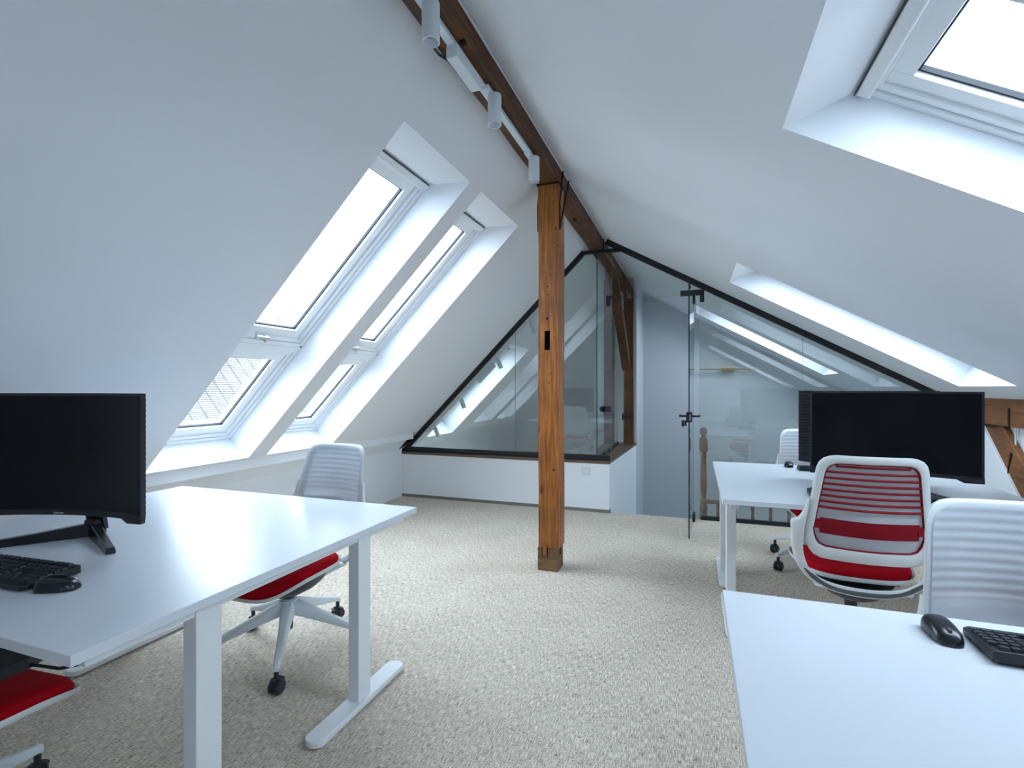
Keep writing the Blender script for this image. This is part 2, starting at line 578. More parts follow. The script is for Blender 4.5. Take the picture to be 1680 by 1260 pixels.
# ------------------------------------------------------------------ roof windows
def roof_window(idx, S, y0, y1, s0, s1, depth, lower=None, label=''):
    """outer frame, sash, pane, gasket, vent bar and handle; lower = s where the upper unit ends"""
    w = empty('window_%d' % idx, S.p((s0 + s1) / 2, (y0 + y1) / 2, depth))
    struct(w, label)
    base = Vector(w.location)
    n, d = S.n, S.d

    def bar(mb, ya, yb, sa, sb, oa, ob):
        c = Vector(S.p((sa + sb) / 2, (ya + yb) / 2, (oa + ob) / 2)) - base
        mb.obox(c, Vector((0, (yb - ya) / 2, 0)), d * (sb - sa) / 2, n * (ob - oa) / 2)

    def unit(a, b, vent, handle):
        mb = MB()
        f = 0.030
        D = depth
        bar(mb, y0, y0 + f, a, b, D, D + 0.12); bar(mb, y1 - f, y1, a, b, D, D + 0.12)
        bar(mb, y0 + f, y1 - f, a, a + f, D, D + 0.12); bar(mb, y0 + f, y1 - f, b - f, b, D, D + 0.12)
        mb.build('frame', M['trim_white'], w, bevel=0.003)
        # stepped inner frame
        mb = MB()
        g0, g1 = f + 0.004, f + 0.032
        bar(mb, y0 + g0, y0 + g1, a + g0, b - g0, D + 0.009, D + 0.10); bar(mb, y1 - g1, y1 - g0, a + g0, b - g0, D + 0.009, D + 0.10)
        bar(mb, y0 + g1, y1 - g1, a + g0, a + g1, D + 0.009, D + 0.10); bar(mb, y0 + g1, y1 - g1, b - g1, b - g0, D + 0.009, D + 0.10)
        mb.build('sash', M['trim_white'], w, bevel=0.002)
        mb = MB()
        h0, h1 = g1, g1 + 0.062
        for (ya, yb, sa, sb) in [(y0 + h0, y0 + h1, a + h0, b - h0), (y1 - h1, y1 - h0, a + h0, b - h0),
                                 (y0 + h1, y1 - h1, a + h0, a + h1), (y0 + h1, y1 - h1, b - h1, b - h0)]:
            bar(mb, ya, yb, sa, sb, D + 0.022, D + 0.10)
        mb.build('sash_rail', M['trim_white'], w, bevel=0.002)
        mb = MB()
        k0, k1 = h1, h1 + 0.008
        for (ya, yb, sa, sb) in [(y0 + k0, y0 + k1, a + k0, b - k0), (y1 - k1, y1 - k0, a + k0, b - k0),
                                 (y0 + k1, y1 - k1, a + k0, a + k1), (y0 + k1, y1 - k1, b - k1, b - k0)]:
            bar(mb, ya, yb, sa, sb, D + 0.040, D + 0.056)
        mb.build('gasket', M['gasket'], w)
        mb = MB()
        bar(mb, y0 + h1 - 0.005, y1 - h1 + 0.005, a + h1 - 0.005, b - h1 + 0.005, D + 0.058, D + 0.070)
        mb.build('pane', M['pane'], w)
        if vent:
            mb = MB()
            bar(mb, y0 + 0.012, y1 - 0.012, a + 0.004, a + 0.050, D - 0.018, D + 0.02)
            v = mb.build('vent_bar', M['trim_white'], w, bevel=0.006)
            mb = MB()
            bar(mb, y0 + 0.012, y1 - 0.012, a - 0.001, a + 0.0035, D - 0.0185, D - 0.010)
            mb.build('vent_slot', M['gasket'], v)
        if handle:
            mb = MB()
            ym = (y0 + y1) / 2 - 0.02
            sc = b - f - 0.035
            bar(mb, ym - 0.045, ym + 0.045, sc - 0.016, sc + 0.004, D - 0.030, D - 0.014)
            bar(mb, ym - 0.030, ym - 0.010, sc - 0.010, sc + 0.02, D - 0.020, D + 0.02)
            bar(mb, ym + 0.030, ym + 0.045, sc - 0.012, sc + 0.03, D - 0.028, D + 0.018)
            mb.build('handle', simple('satin_handle_metal', (0.55, 0.6, 0.64), 0.3, metal=0.6), w, bevel=0.003)
            mb = MB()
            c = Vector(S.p(b - 0.012, y1 - 0.014, D - 0.002)) - base
            mb.obox(c, (0, .004, 0), d * .004, n * .004)
            mb.build('screw', M['gasket'], w)
    if lower is None:
        unit(s0, s1, True, True)
    else:
        unit(s0, lower - 0.012, True, True)
        mb = MB()
        bar(mb, y0, y1, lower - 0.012, lower + 0.012, depth - 0.004, depth + 0.12)
        mb.build('mullion', M['trim_white'], w, bevel=0.003)
        unit(lower + 0.012, s1, False, False)
    # outside flashing closes the gap to the roof
    return w


wl = ['nearer tall roof window pair on the steep slope, above the left desk',
      'farther tall roof window pair on the steep slope',
      'roof window low on the steep slope behind the glass', None, None]
idx = 1
for i, (a, b, c_, d_) in enumerate(L_HOLES):
    roof_window(idx, SL, a, b, c_ + 0.19, d_, 0.22, None if i == 2 else 0.735, wl[i] or 'tall roof window on the steep slope behind the viewer')
    idx += 1
wr = ['roof window opening in the shallow slope before the glass wall', 'large roof window overhead on the shallow slope, nearest to the viewer',
      'roof window above the stairwell behind the glass', 'unseen roof window added behind the viewer to light the steep slope']
for i, (a, b, c_, d_) in enumerate(R_HOLES):
    roof_window(idx, SR, a, b, c_ + 0.15, d_, 0.18, None, wr[i])
    idx += 1


def portal(S, a, b, c_, d_):
    L = bpy.data.lights.new('daylight_portal', 'AREA')
    L.shape = 'RECTANGLE'
    L.size = b - a
    L.size_y = d_ - c_
    L.cycles.is_portal = True
    o = bpy.data.objects.new('daylight_portal', L)
    C.objects.link(o)
    o.location = S.p((c_ + d_) / 2, (a + b) / 2, 0.42)
    z = S.n.normalized()          # light looks down its -Z: into the room
    x = Vector((0, 1, 0))
    y = z.cross(x)
    o.rotation_euler = Matrix((x, y, z)).transposed().to_euler()


for h in L_HOLES: portal(SL, *h)
for h in R_HOLES: portal(SR, *h)

# ------------------------------------------------------------------ timber: ridge beam, posts, purlin
bm_ = MB()
ny = 60
for i in range(ny):
    y0_ = YF + (YB - YF) * i / ny
    y1_ = YF + (YB - YF) * (i + 1) / ny

    def sec(y):
        j = 0.004 * math.sin(y * 3.1) + 0.003 * math.sin(y * 7.7 + 1)
        return [(-1.036 + j, 2.90), (-1.036 + j, 2.762), (-1.024 + j, 2.75 + j), (-0.903 + j * .5, 2.752), (-0.893 + j * .5, 2.764), (-0.893, 2.90)]
    a, b = sec(y0_), sec(y1_)
    bm_.add([(p[0], y0_, p[1]) for p in a] + [(p[0], y1_, p[1]) for p in b], [(k, k + 1, 7 + k, 6 + k) for k in range(5)])
beam = bm_.build('ridge_beam', M['beam'], smooth=False)
tag(beam, 'long dark brown timber ridge beam carrying the white light track', 'beam')
mb = MB()
for (y, x, l) in [(4.30, -0.965, 0.03), (2.36, -0.915, 0.02), (1.93, -0.91, 0.012), (3.9, -1.0, 0.015)]:
    mb.box(x - 0.012, x + 0.012, y - l, y + l, 2.742, 2.756)
mb.build('mortise', M['shadow_hole'], beam)

# front post with mortise slot
px0, px1, py0, py1 = -1.043, -0.893, 3.465, 3.625
post = empty('timber_post', ((px0 + px1) / 2, (py0 + py1) / 2, 0), label='brown square timber post standing on the carpet before the glass', cat='post')
pc = Vector(post.location)


def post_shaft():
    mb = MB()
    xs = [px0, px0 + 0.045, px0 + 0.085, px1]
    zs = [0.165, 0.6, 1.1, 1.567, 1.702, 2.2, 2.75]
    ys_ = py0
    for i in range(3):
        for j in range(6):
            if i == 1 and j == 3: continue
            mb.add([(xs[i], ys_, zs[j]), (xs[i + 1], ys_, zs[j]), (xs[i + 1], ys_, zs[j + 1]), (xs[i], ys_, zs[j + 1])], [(0, 1, 2, 3)])
    # pocket
    a, b, c_, d_ = xs[1], xs[2], zs[3], zs[4]
    q = [(a, c_), (b, c_), (b, d_), (a, d_)]
    mb.mat = 1
    for k in range(4):
        l = (k + 1) % 4
        mb.add([(q[k][0], py0, q[k][1]), (q[l][0], py0, q[l][1]), (q[l][0], py0 + 0.07, q[l][1]), (q[k][0], py0 + 0.07, q[k][1])], [(0, 1, 2, 3)])
    mb.add([(p[0], py0 + 0.07, p[1]) for p in q], [(0, 1, 2, 3)])
    mb.mat = 0
    for (xa, ya, xb, yb) in [(px1, py0, px1, py1), (px1, py1, px0, py1), (px0, py1, px0, py0)]:
        for j in range(6):
            mb.add([(xa, ya, zs[j]), (xb, yb, zs[j]), (xb, yb, zs[j + 1]), (xa, ya, zs[j + 1])], [(0, 1, 2, 3)])
    mb.add([(px0, py0, zs[0]), (px1, py0, zs[0]), (px1, py1, zs[0]), (px0, py1, zs[0])], [(0, 1, 2, 3)])
    mb.xform(lambda v: Vector((v.x + 0.003 * math.sin(v.z * 4), v.y, v.z)) - pc)
    return mb.build('shaft', [M['post'], M['shadow_hole']], post)


post_shaft()
mb = MB()
mb.box(px0 - 0.004, px1 - 0.006, py0 - 0.004, py1 - 0.01, 0.0, 0.163)
mb.xform(lambda v: v - pc)
blk = mb.build('base_block', M['post_block'], post, bevel=0.004)
mb = MB()
mb.box(px0 + 0.036, px0 + 0.066, py0 - 0.012, py0 + 0.01, 0.112, 0.19)
mb.xform(lambda v: v - pc)
mb.build('tenon', M['post'], post, bevel=0.002)
mb = MB()
mb.box(px0 + 0.028, px0 + 0.035, py0 - 0.0055, py0 + 0.01, 0.105, 0.166)
mb.box(px0 + 0.067, px0 + 0.073, py0 - 0.0055, py0 + 0.01, 0.105, 0.166)
mb.box(px1 - 0.007, px1 + 0.002, py0 + 0.045, py0 + 0.053, 0.11, 0.62)
mb.xform(lambda v: v - pc)
mb.build('joint_gap', M['shadow_hole'], post)
for (x, z, r_) in [(-0.975, 2.02, .006), (-0.975, 1.96, .005), (-0.955, 2.10, .004), (-0.978, 1.79, .009), (-0.95, 1.40, .005), (-0.965, 1.33, .004), (-1.01, 1.64, .004), (-.925, 1.65, .004), (-.93, .72, .008), (-.915, 2.42, .007), (-.90, 2.3, .005)]:
    mb = MB()
    mb.lathe([(r_, 0), (r_, 0.004)], (x, py0 - 0.0012, z), 10, 'y')
    mb.xform(lambda v: v - pc)
    mb.build('peg_hole', M['shadow_hole'], post)
# iron straps at the head
for (xa, xb, ya) in [(px0 - 0.006, px0 - 0.006, py0), (px1 + 0.006, px1 + 0.006, py0)]:
    mb = MB()
    mb.tube([(xa, py0 + 0.012, 2.42), (xa, py0 + 0.005, 2.60), (xa, py0 + 0.10, 2.86)], 0.006, 6)
    mb.tube([(xa, py0 + 0.012, 2.42), (xa, py1 - 0.03, 2.62), (xa, py1 + 0.12, 2.86)], 0.006, 6)
    mb.xform(lambda v: v - pc)
    mb.build('iron_strap', M['iron'], post)
mb = MB()
mb.box(px0 - 0.012, px1 + 0.004, py0 - 0.006, py1 + .004, 2.738, 2.752)
mb.xform(lambda v: v - pc)
mb.build('head_plate', M['iron'], post)

# rear post on the low wall, with knee brace
rp = empty('timber_post', (-0.825, 7.00, 0.535), label='dark timber post with knee brace on the low wall behind the glass', cat='post')
mb = MB()
mb.box(-0.065, 0.065, -0.07, 0.07, 0, 2.24)
mb.build('shaft', M['rear_post'], rp, bevel=0.006)
mb = MB()
a = Vector((-0.025, -0.05, 1.02)); b = Vector((-0.12, -0.70, 2.235))
d = (b - a).normalized()
sd = Vector((1, 0, 0)); up = d.cross(sd).normalized()
mb.obox((a + b) / 2, d * ((b - a).length / 2), sd * 0.055, up * 0.06)
mb.build('knee_brace', M['beam'], rp, bevel=0.005)
mb = MB()
mb.box(-0.075, 0.035, -0.082, -0.066, 0.36, 0.385)
mb.box(-0.082, -0.066, -0.09, -0.06, 0.33, 0.42)
mb.build('hook_bracket', M['black_metal'], rp, bevel=0.003)

# purlin and brace on the right
mb = MB()
mb.box(2.035, KR, YF, YP - 0.05, 1.03, 1.222)
pu = mb.build('purlin_beam', M['purlin'], bevel=0.006)
tag(pu, 'rough brown timber purlin under the shallow slope, behind the far monitor', 'beam')
mb = MB()
mb.box(2.030, 2.037, 4.405, 4.425, 1.035, 1.16)
mb.build('slot', M['shadow_hole'], pu)
a = Vector((2.098, 4.83, 1.06)); b = Vector((2.098, 3.78, 0.0))
d = (b - a).normalized(); sd = Vector((1, 0, 0)); up = d.cross(sd).normalized()
mb = MB()
w2 = 0.085
P = []
br = empty('diagonal_brace', (2.098, 3.9, 0), label='slanting brown timber brace under the purlin beside the far desk', cat='brace')
mb.prism([(4.75, 1.03), (4.515, 1.03), (3.49, 0.0), (3.725, 0.0)], 2.04, KR - 0.002, 'x')
mb.xform(lambda v: v - Vector(br.location))
bo = mb.build('timber', M['purlin'], br, bevel=0.005)
mb = MB()
mb.prism([(4.76, 1.034), (4.52, 1.026), (4.60, 1.016), (4.70, 1.014)], 2.034, 2.05, 'x')
mb.xform(lambda v: v - Vector(br.location))
mb.build('slot', M['shadow_hole'], br)
mb = MB()
mb.prism([(4.42, 0.80), (4.405, 0.86), (4.385, 0.85), (4.44, 0.71)], 2.034, 2.05, 'x')
mb.xform(lambda v: v - Vector(br.location))
mb.build('slot', M['shadow_hole'], br)
mb = MB()
mb.prism([(YP - 0.03, 1.03), (4.765, 1.03), (3.74, 0.0), (YP - 0.03, 0.0)], 2.03, KR, 'x')
struct(mb.build('trim_4', M['wall'], bevel=0.003), 'white wedge panel filling the wall behind the brace')
mb = MB()
mb.tube([(2.062, 4.40, 1.03), (2.062, 4.40, 0.88)], 0.006, 8)
tag(mb.build('hanging_rod', M['white_metal']), 'thin white rod between purlin and slanting brace', 'rod')

# ------------------------------------------------------------------ glass partition
gp = empty('glass_partition', (0, YP, 0), label='frameless glass wall with black rails across the attic', cat='partition')
go = Vector((0, YP, 0))


def glass_slab(name, pts, y0, y1, parent, axis='y', off=go):
    """polygon pane with dark green narrow edges"""
    mb = MB()
    n = len(pts)

    def mk(p, h): return (p[0], h, p[1]) if axis == 'y' else (h, p[0], p[1])
    vs = [mk(p, y0) for p in pts] + [mk(p, y1) for p in pts]
    mb.mat = 0
    mb.add(vs, [tuple(range(n))[::-1], tuple(range(n, 2 * n))])
    mb.mat = 1
    mb.add(vs, [(i, (i + 1) % n, n + (i + 1) % n, n + i) for i in range(n)])
    mb.xform(lambda v: v - off)
    return mb.build(name, [M['glass'], M['glass_edge']], parent)


def zl(x): return x + LB - 0.035
def zr(x): return RA * x + RB - 0.035


g0, g1 = YP - 0.005, YP + 0.005
HB = 2.735
xl_top = HB - LB + 0.035
xr_top = (HB - RB + 0.035) / RA
XS = -1.875                      # seam in the left front glass
glass_slab('glass_pane', [(-3.26, 0.56), (XS - 0.002, 0.56), (XS - 0.002, zl(XS)), (-3.26, zl(-3.26))], g0, g1, gp)
glass_slab('glass_pane', [(XS + 0.002, 0.56), (-0.964, 0.56), (-0.964, HB), (xl_top, HB), (XS + 0.002, zl(XS))], g0, g1, gp)
glass_slab('glass_pane', [(-0.958, 0.56), (-0.803, 0.56), (-0.803, HB), (-0.958, HB)], g0, g1, gp)
TZ = 2.215                       # top of the door opening
glass_slab('transom_pane', [(-0.799, TZ + 0.004), (0.046, TZ + 0.004), (0.046, zr(0.046)), (xr_top, HB), (-0.799, HB)], g0, g1, gp)
glass_slab('glass_pane', [(0.050, 0.02), (0.950, 0.02), (0.950, zr(0.95)), (0.050, zr(0.05))], g0, g1, gp)
xe = 2.03
glass_slab('glass_pane', [(0.954, 0.02), (xe, 0.02), (xe, zr(xe)), (0.954, zr(0.954))], g0, g1, gp)
# side panes along the parapet
glass_slab('side_pane', [(YP + 0.01, 0.56), (6.86, 0.56), (6.86, 2.74), (YP + 0.01, 2.74)], -0.967, -0.957, gp, axis='x')
# seams
mb = MB()
for x, za, zb in [(XS, 0.56, zl(XS)), (0.952, 0.04, zr(0.952))]:
    mb.box(x - 0.0018, x + 0.0018, YP - 0.006, YP - 0.0045, za, zb)
mb.xform(lambda v: v - go)
mb.build('silicone_seam', M['seam'], gp)
# rails
def rail(p, q, name='rail', th=0.030, dp=0.02):
    mb = MB()
    a, b = Vector(p), Vector(q)
    d_ = (b - a).normalized()
    n_ = Vector((-d_.z, 0, d_.x))
    mb.obox((a + b) / 2 - go, d_ * (b - a).length / 2, Vector((0, dp, 0)), n_ * th)
    return mb.build(name, M['black_metal'], gp, bevel=0.002)


rail((-3.31, YP, -3.31 + LB - 0.028), (-1.10, YP, -1.10 + LB - 0.028))
rail((-0.86, YP, RA * -0.86 + RB - 0.03), (1.98, YP, RA * 1.98 + RB - 0.022))
rail((-1.155, YP, HB - 0.004), (-0.70, YP, HB - 0.004), th=0.018)
rail((-3.30, YP, 0.563), (-0.825, YP, 0.563), 'bottom_rail', 0.028, 0.018)
rail((0.07, YP, 0.018), (2.02, YP, 0.018), 'bottom_rail', 0.02, 0.018)
mb = MB()
mb.box(-0.98, -0.944, YP + 0.02, 6.9, 0.536, 0.574)
mb.xform(lambda v: v - go)
mb.build('bottom_rail', M['black_metal'], gp, bevel=0.002)
mb = MB()
mb.box(-1.045, -0.885, YP - 0.012, YP + 0.02, 2.735, 2.87)
mb.xform(lambda v: v - go)
mb.build('beam_cutout_plate', M['black_metal'], gp)


def pl(name, boxes, parent, off=go, mat='black_metal', bev=0.002):
    mb = MB()
    for b_ in boxes: mb.box(*b_)
    mb.xform(lambda v: v - off)
    return mb.build(name, M[mat], parent, bevel=bev)


# corner patch fittings
pl('corner_fitting', [(-0.862, -0.762, YP - 0.014, YP + 0.014, 2.225, 2.262), (-0.862, -0.818, YP - 0.014, YP + 0.014, 2.155, 2.225)], gp)
pl('corner_fitting', [(-0.125, 0.098, YP - 0.016, YP + 0.016, 2.212, 2.266), (0.058, 0.098, YP - 0.016, YP + 0.016, 2.145, 2.212)], gp)
mb = MB()
mb.box(-0.90, -0.815, YP - 0.02, YP + 0.02, 1.045, 1.105)
mb.lathe([(0.030, -0.02), (0.030, 0.02)], (-0.90, YP, 1.075), 16, 'y')
mb.xform(lambda v: v - go)
mb.build('strike_plate', M['black_metal'], gp, bevel=0.002)

# open door leaf
dr = empty('door_1', (0.0, YP - 0.03, 0.0), rz=0.0)
struct(dr, 'frameless glass door leaf standing open')
dang = math.atan2(4.577 - 5.30, -0.037 - 0.0)
dr.rotation_euler = (0, 0, dang)
DW = 0.727
glass_slab('door_glass', [(0.0, 0.012), (DW, 0.012), (DW, 2.195), (0.0, 2.195)], -0.005, 0.005, dr, off=Vector((0, 0, 0)))
Z0 = Vector((0, 0, 0))
pl('hinge', [(-0.02, 0.075, -0.016, 0.016, 2.12, 2.20)], dr, Z0)
pl('hinge', [(-0.02, 0.10, -0.016, 0.016, 0.0, 0.075)], dr, Z0)
lk = pl('lock_case', [(DW - 0.085, DW + 0.012, -0.022, 0.022, 1.005, 1.09)], dr, Z0)
mb = MB()
mb.tube([(DW - 0.04, -0.02, 1.055), (DW - 0.04, -0.075, 1.055), (DW - 0.05, -0.080, 1.055), (DW - 0.15, -0.080, 1.055)], 0.0085, 8)
mb.tube([(DW - 0.04, 0.02, 1.055), (DW - 0.04, 0.075, 1.055), (DW - 0.05, 0.080, 1.055), (DW - 0.15, 0.080, 1.055)], 0.0085, 8)
mb.build('lever', M['black_metal'], dr, smooth=True)
mb = MB()
mb.box(DW - 0.03, DW - 0.026, -0.062, -0.042, 0.965, 1.02)
mb.box(DW - 0.034, DW - 0.030, -0.040, -0.022, 0.972, 1.02)
mb.build('key', M['black_metal'], lk, bevel=0.001)
pl('key_plate', [(DW + 0.0115, DW + 0.0145, 0.006, 0.012, 1.02, 1.07)], dr, Z0, 'grey_print', 0)

# light switch on the low wall
sw = empty('light_switch', (-1.067, 5.268, 0.43), label='small white light switch on the low wall under the glass', cat='switch')
mb = MB(); mb.box(-0.042, 0.042, -0.008, 0.002, -0.042, 0.042)
mb.build('plate', M['switch'], sw, bevel=0.004)
mb = MB(); mb.box(-0.028, 0.028, -0.013, -0.007, -0.028, 0.028)
mb.build('rocker', M['switch'], sw, bevel=0.003)

# ------------------------------------------------------------------ stair balustrade
NX, NY = 0.094, 5.47
bal = empty('stair_balustrade', (NX, NY, -0.35), label='turned brown wooden stair balustrade with ball topped newel behind the glass', cat='balustrade')
mb = MB()
prof = [(0.038, -0.6), (0.038, 0.36), (0.030, 0.385), (0.038, 0.41), (0.038, 0.45), (0.029, 0.48), (0.040, 0.51), (0.024, 0.54), (0.024, 0.56), (0.032, 0.66), (0.034, 0.72), (0.026, 0.90), (0.024, 0.94), (0.030, 0.96), (0.024, 0.985), (0.030, 1.00), (0.040, 1.01), (0.041, 1.10), (0.036, 1.14), (0.02, 1.155), (0.018, 1.165), (0.030, 1.18), (0.037, 1.205), (0.034, 1.225), (0.022, 1.243), (0.004, 1.250)]
prof = [(r_, h) for r_, h in prof]
mb.lathe(prof, (0, 0, 0), 20)
mb.build('newel', M['stair_wood'], bal, smooth=True, angle=30)
mb = MB()
mb.box(0.03, 1.4, -0.022, 0.022, 0.485, 0.525)
mb.build('handrail', M['stair_wood'], bal, bevel=0.006)
bp = [(0.013, -0.6), (0.013, 0.20), (0.018, 0.24), (0.012, 0.27), (0.017, 0.36), (0.012, 0.42), (0.017, 0.45), (0.014, 0.49)]
for k in range(7):
    mb = MB()
    mb.lathe(bp, (0, 0, 0), 12)
    mb.build('baluster', M['stair_wood'], bal, smooth=True, loc=(0.135 + 0.158 * k, 0, 0))
mb = MB()
mb.box(0.03, 1.4, -0.02, 0.02, -0.62, -0.58)
mb.build('bottom_string', M['stair_wood'], bal)

# picture light on the stairwell back wall
pic = empty('picture_light', (0.485, YB, 1.575), label='slim brass picture lamp on the stairwell wall', cat='lamp')
mb = MB(); mb.tube([(-0.40, -0.10, 0), (0.40, -0.10, 0)], 0.010, 10)
mb.build('lamp_tube', M['brass'], pic, smooth=True)
mb = MB(); mb.box(-0.09, 0.09, -0.125, 0.0, -0.022, 0.022)
mb.build('bracket', M['brass'], pic, bevel=0.004)


# ------------------------------------------------------------------ track lighting
def spot(name, loc, label, h=0.145, r=0.033, tilt=(0, 0), group='spotlights on the ridge track'):
    t = empty(name, loc, label=label, cat='spotlight', group=group)
    mb = MB()
    mb.box(-0.018, 0.018, -0.05, 0.05, -0.022, 0.0)
    mb.build('adapter', M['spot_white'], t, bevel=0.003)
    mb = MB()
    mb.tube([(0.0, 0, -0.01), (0.012, 0, -0.045)], 0.010, 8)
    mb.build('stem', M['spot_white'], t, smooth=True)
    mb = MB()
    prof = [(r * 0.9, 0), (r, -0.006), (r, -h), (r * 0.86, -h), (r * 0.84, -h + 0.012)]
    # open can: outer wall, lip, inner wall, inner disc
    vs = []
    seg = 24
    prof = [(0.001, 0), (r * 0.93, 0), (r, -0.006), (r, -h), (r * 0.88, -h), (r * 0.84, -h + 0.018), (r * 0.60, -h + 0.030), (0.001, -h + 0.034)]
    mb.lathe(prof, (0.03, 0, -0.03), seg)
    can = mb.build('lamp_can', M['spot_white'], t, smooth=True, angle=30)
    can.rotation_euler = (tilt[0], tilt[1], 0)
    mb = MB()
    mb.lathe([(r * 0.62, -h + 0.0285), (r * 0.62, -h + 0.0265)], (0.03, 0, -0.03), seg)
    mb.build('lens', M['spot_inner'], can, smooth=True)
    return t


tr = empty('light_track', (-0.952, 0.5, 2.75), label='white lighting track screwed under the ridge beam', cat='track')
mb = MB(); mb.box(-0.017, 0.017, -1.6, 2.47, -0.022, 0.0)
mb.build('rail', M['spot_white'], tr, bevel=0.002)
mb = MB(); mb.box(-0.023, 0.029, 1.40, 1.66, -0.075, -0.020)
mb.build('driver_box', M['spot_white'], tr, bevel=0.004)
mb = MB(); mb.tube([(-0.02, 1.34, -0.03), (-0.07, 1.38, -0.03), (-0.083, 1.45, -0.012), (-0.07, 1.52, 0.0)], 0.006, 6)
mb.build('cable', M['black_plastic'], tr, smooth=True)
spot('spotlight', (-0.933, 1.640, 2.735), 'white cylindrical spotlight on the ridge track, nearest to the viewer')
spot('spotlight', (-0.930, 2.262, 2.735), 'white cylindrical spotlight on the ridge track beyond the flat box', )
spot('spotlight', (-0.947, 2.955, 2.735), 'white cylindrical spotlight at the track end beside the timber post')
# second track running down the slope behind the glass
tk = empty('light_track', (0, 0, 0), label='white lighting track running down the slope behind the glass', cat='track')
mb = MB()
TY = 5.56
mb.obox(SL.p(0.45, TY, -0.011), Vector((0, 0.017, 0)), SL.d * 1.22, SL.n * 0.011)
mb.obox(SL.p(0.60, TY, -0.05), Vector((0, 0.026, 0)), SL.d * 0.14, SL.n * 0.03)
mb.build('rail', M['spot_white'], tk)
for (s_, lab) in [(1.53, 'white spotlight at the low end of the sloping track behind the glass'), (1.03, 'second lowest white spotlight on the sloping track behind the glass'),
                  (0.36, 'white spotlight on the sloping track just above the flat box'), (-0.22, 'topmost white spotlight on the sloping track behind the glass')]:
    p = SL.p(s_, TY, -0.022)
    t = empty('spotlight', p, label=lab, cat='spotlight', group='spotlights on the sloping track')
    mb = MB()
    mb.tube([(0, 0, 0), (0.0, 0, -0.035)], 0.010, 8)
    mb.build('stem', M['spot_white'], t)
    mb = MB()
    mb.lathe([(0.001, 0), (0.024, 0), (0.026, -0.005), (0.026, -0.115), (0.022, -0.115), (0.020, -0.1), (0.001, -0.098)], (0, 0, 0), 18)
    cn = mb.build('lamp_can', M['spot_white'], t, smooth=True, angle=30)
    cn.location = (0.0, 0, -0.03)
    cn.rotation_euler = (0, R(-22), 0)


# ------------------------------------------------------------------ desks
def make_desk(name, x0, x1, y0, y1, label, group, inset=0.035):
    """double workstation: one deep top on four T feet"""
    t = empty(name, (x0, y0, 0), label=label, cat='desk', group=group)
    W, D, H = x1 - x0, y1 - y0, 0.735
    mb = MB(); mb.box(0, W, 0, D, H - 0.025, H)
    mb.build('tabletop', M['desk'], t, bevel=0.0015)
    for xx in (inset, W - 0.085):
        for ym in (D * 0.25, D * 0.75):
            mb = MB(); mb.box(xx, xx + 0.050, ym - 0.04, ym + 0.04, 0.03, H - 0.03)
            mb.build('leg', M['white_metal'], t, bevel=0.003)
            mb = MB()
            L_, hw = 0.29, 0.040
            pts = []
            for k in range(9):
                a = PI * k / 8
                pts.append((xx + 0.025 + hw * math.cos(a), ym + L_ - 0.03 + 0.03 * math.sin(a)))
            for k in range(9):
                a = PI + PI * k / 8
                pts.append((xx + 0.025 + hw * math.cos(a), ym - L_ + 0.03 + 0.03 * math.sin(a)))
            mb.prism(pts, 0.008, 0.032, 'z')
            mb.build('foot', M['white_metal'], t, bevel=0.004)
            for yy in (ym - L_ + 0.04, ym + L_ - 0.04):
                mb = MB()
                mb.lathe([(0.018, 0), (0.018, 0.01)], (xx + 0.025, yy, 0), 12)
                mb.build('foot_pad', M['black_plastic'], t)
        mb = MB(); mb.box(xx + 0.005, xx + 0.045, 0.05, D - 0.05, H - 0.058, H - 0.026)
        mb.build('side_bracket', M['white_metal'], t, bevel=0.003)
    for ym in (D * 0.25, D * 0.75):
        mb = MB()
        mb.box(inset + 0.045, W - 0.08, ym - 0.05, ym + 0.05, H - 0.068, H - 0.030)
        mb.build('crossbar', M['white_metal'], t, bevel=0.003)
    return t


XL0, XL1 = -2.764, -1.233
d1 = make_desk('double_desk', XL0, XL1, 0.689, 2.103, 'deep white double desk at left holding the curved monitor', 'white double desks', 0.105)
make_desk('double_desk', 0.076, 1.60, 0.12, 1.533, 'deep white double desk in the bottom right corner, mouse and keyboard at its far edge', 'white double desks')
make_desk('double_desk', 0.138, 1.59, 2.77, 4.18, 'white double desk before the glass wall with two black monitors back to back', 'white double desks')
# black cable tray and control under the left desk
mb = MB(); mb.prism([(-2.2, 0.778), (-2.2, 0.63), (-1.467, 0.63), (-1.463, 0.731), (-1.481, 0.775)], 0.640, 0.670, 'z')
mb.xform(lambda v: v - Vector(d1.location))
mb.build('cable_tray', M['black_plastic'], d1, bevel=0.003)
mb = MB(); mb.tube([(-1.30, 0.76, 0.705), (-1.31, 0.755, 0.672), (-1.38, 0.75, 0.650), (-1.47, 0.74, 0.648)], 0.004, 6)
mb.xform(lambda v: v - Vector(d1.location))
mb.build('cable', M['black_plastic'], d1, smooth=True)


# ------------------------------------------------------------------ chairs
def super_outline(n, pts_fn):
    return [pts_fn(2 * PI * i / n) for i in range(n)]


def rounded_loop(corners, n_arc=7):
    """corners: list of (x, z, radius) counter-clockwise -> points"""
    out = []
    m = len(corners)
    for i in range(m):
        p0 = Vector(corners[i - 1][:2]); p1 = Vector(corners[i][:2]); p2 = Vector(corners[(i + 1) % m][:2])
        r_ = corners[i][2]
        a = (p0 - p1).normalized(); b = (p2 - p1).normalized()
        ang = a.angle(b)
        t = r_ / math.tan(ang / 2)
        t = min(t, (p0 - p1).length * 0.49, (p2 - p1).length * 0.49)
        s0_, s1_ = p1 + a * t, p1 + b * t
        for k in range(n_arc):
            u = k / (n_arc - 1)
            q = s0_.lerp(p1, u).lerp(p1.lerp(s1_, u), u)
            out.append((q.x, q.y))
    return out


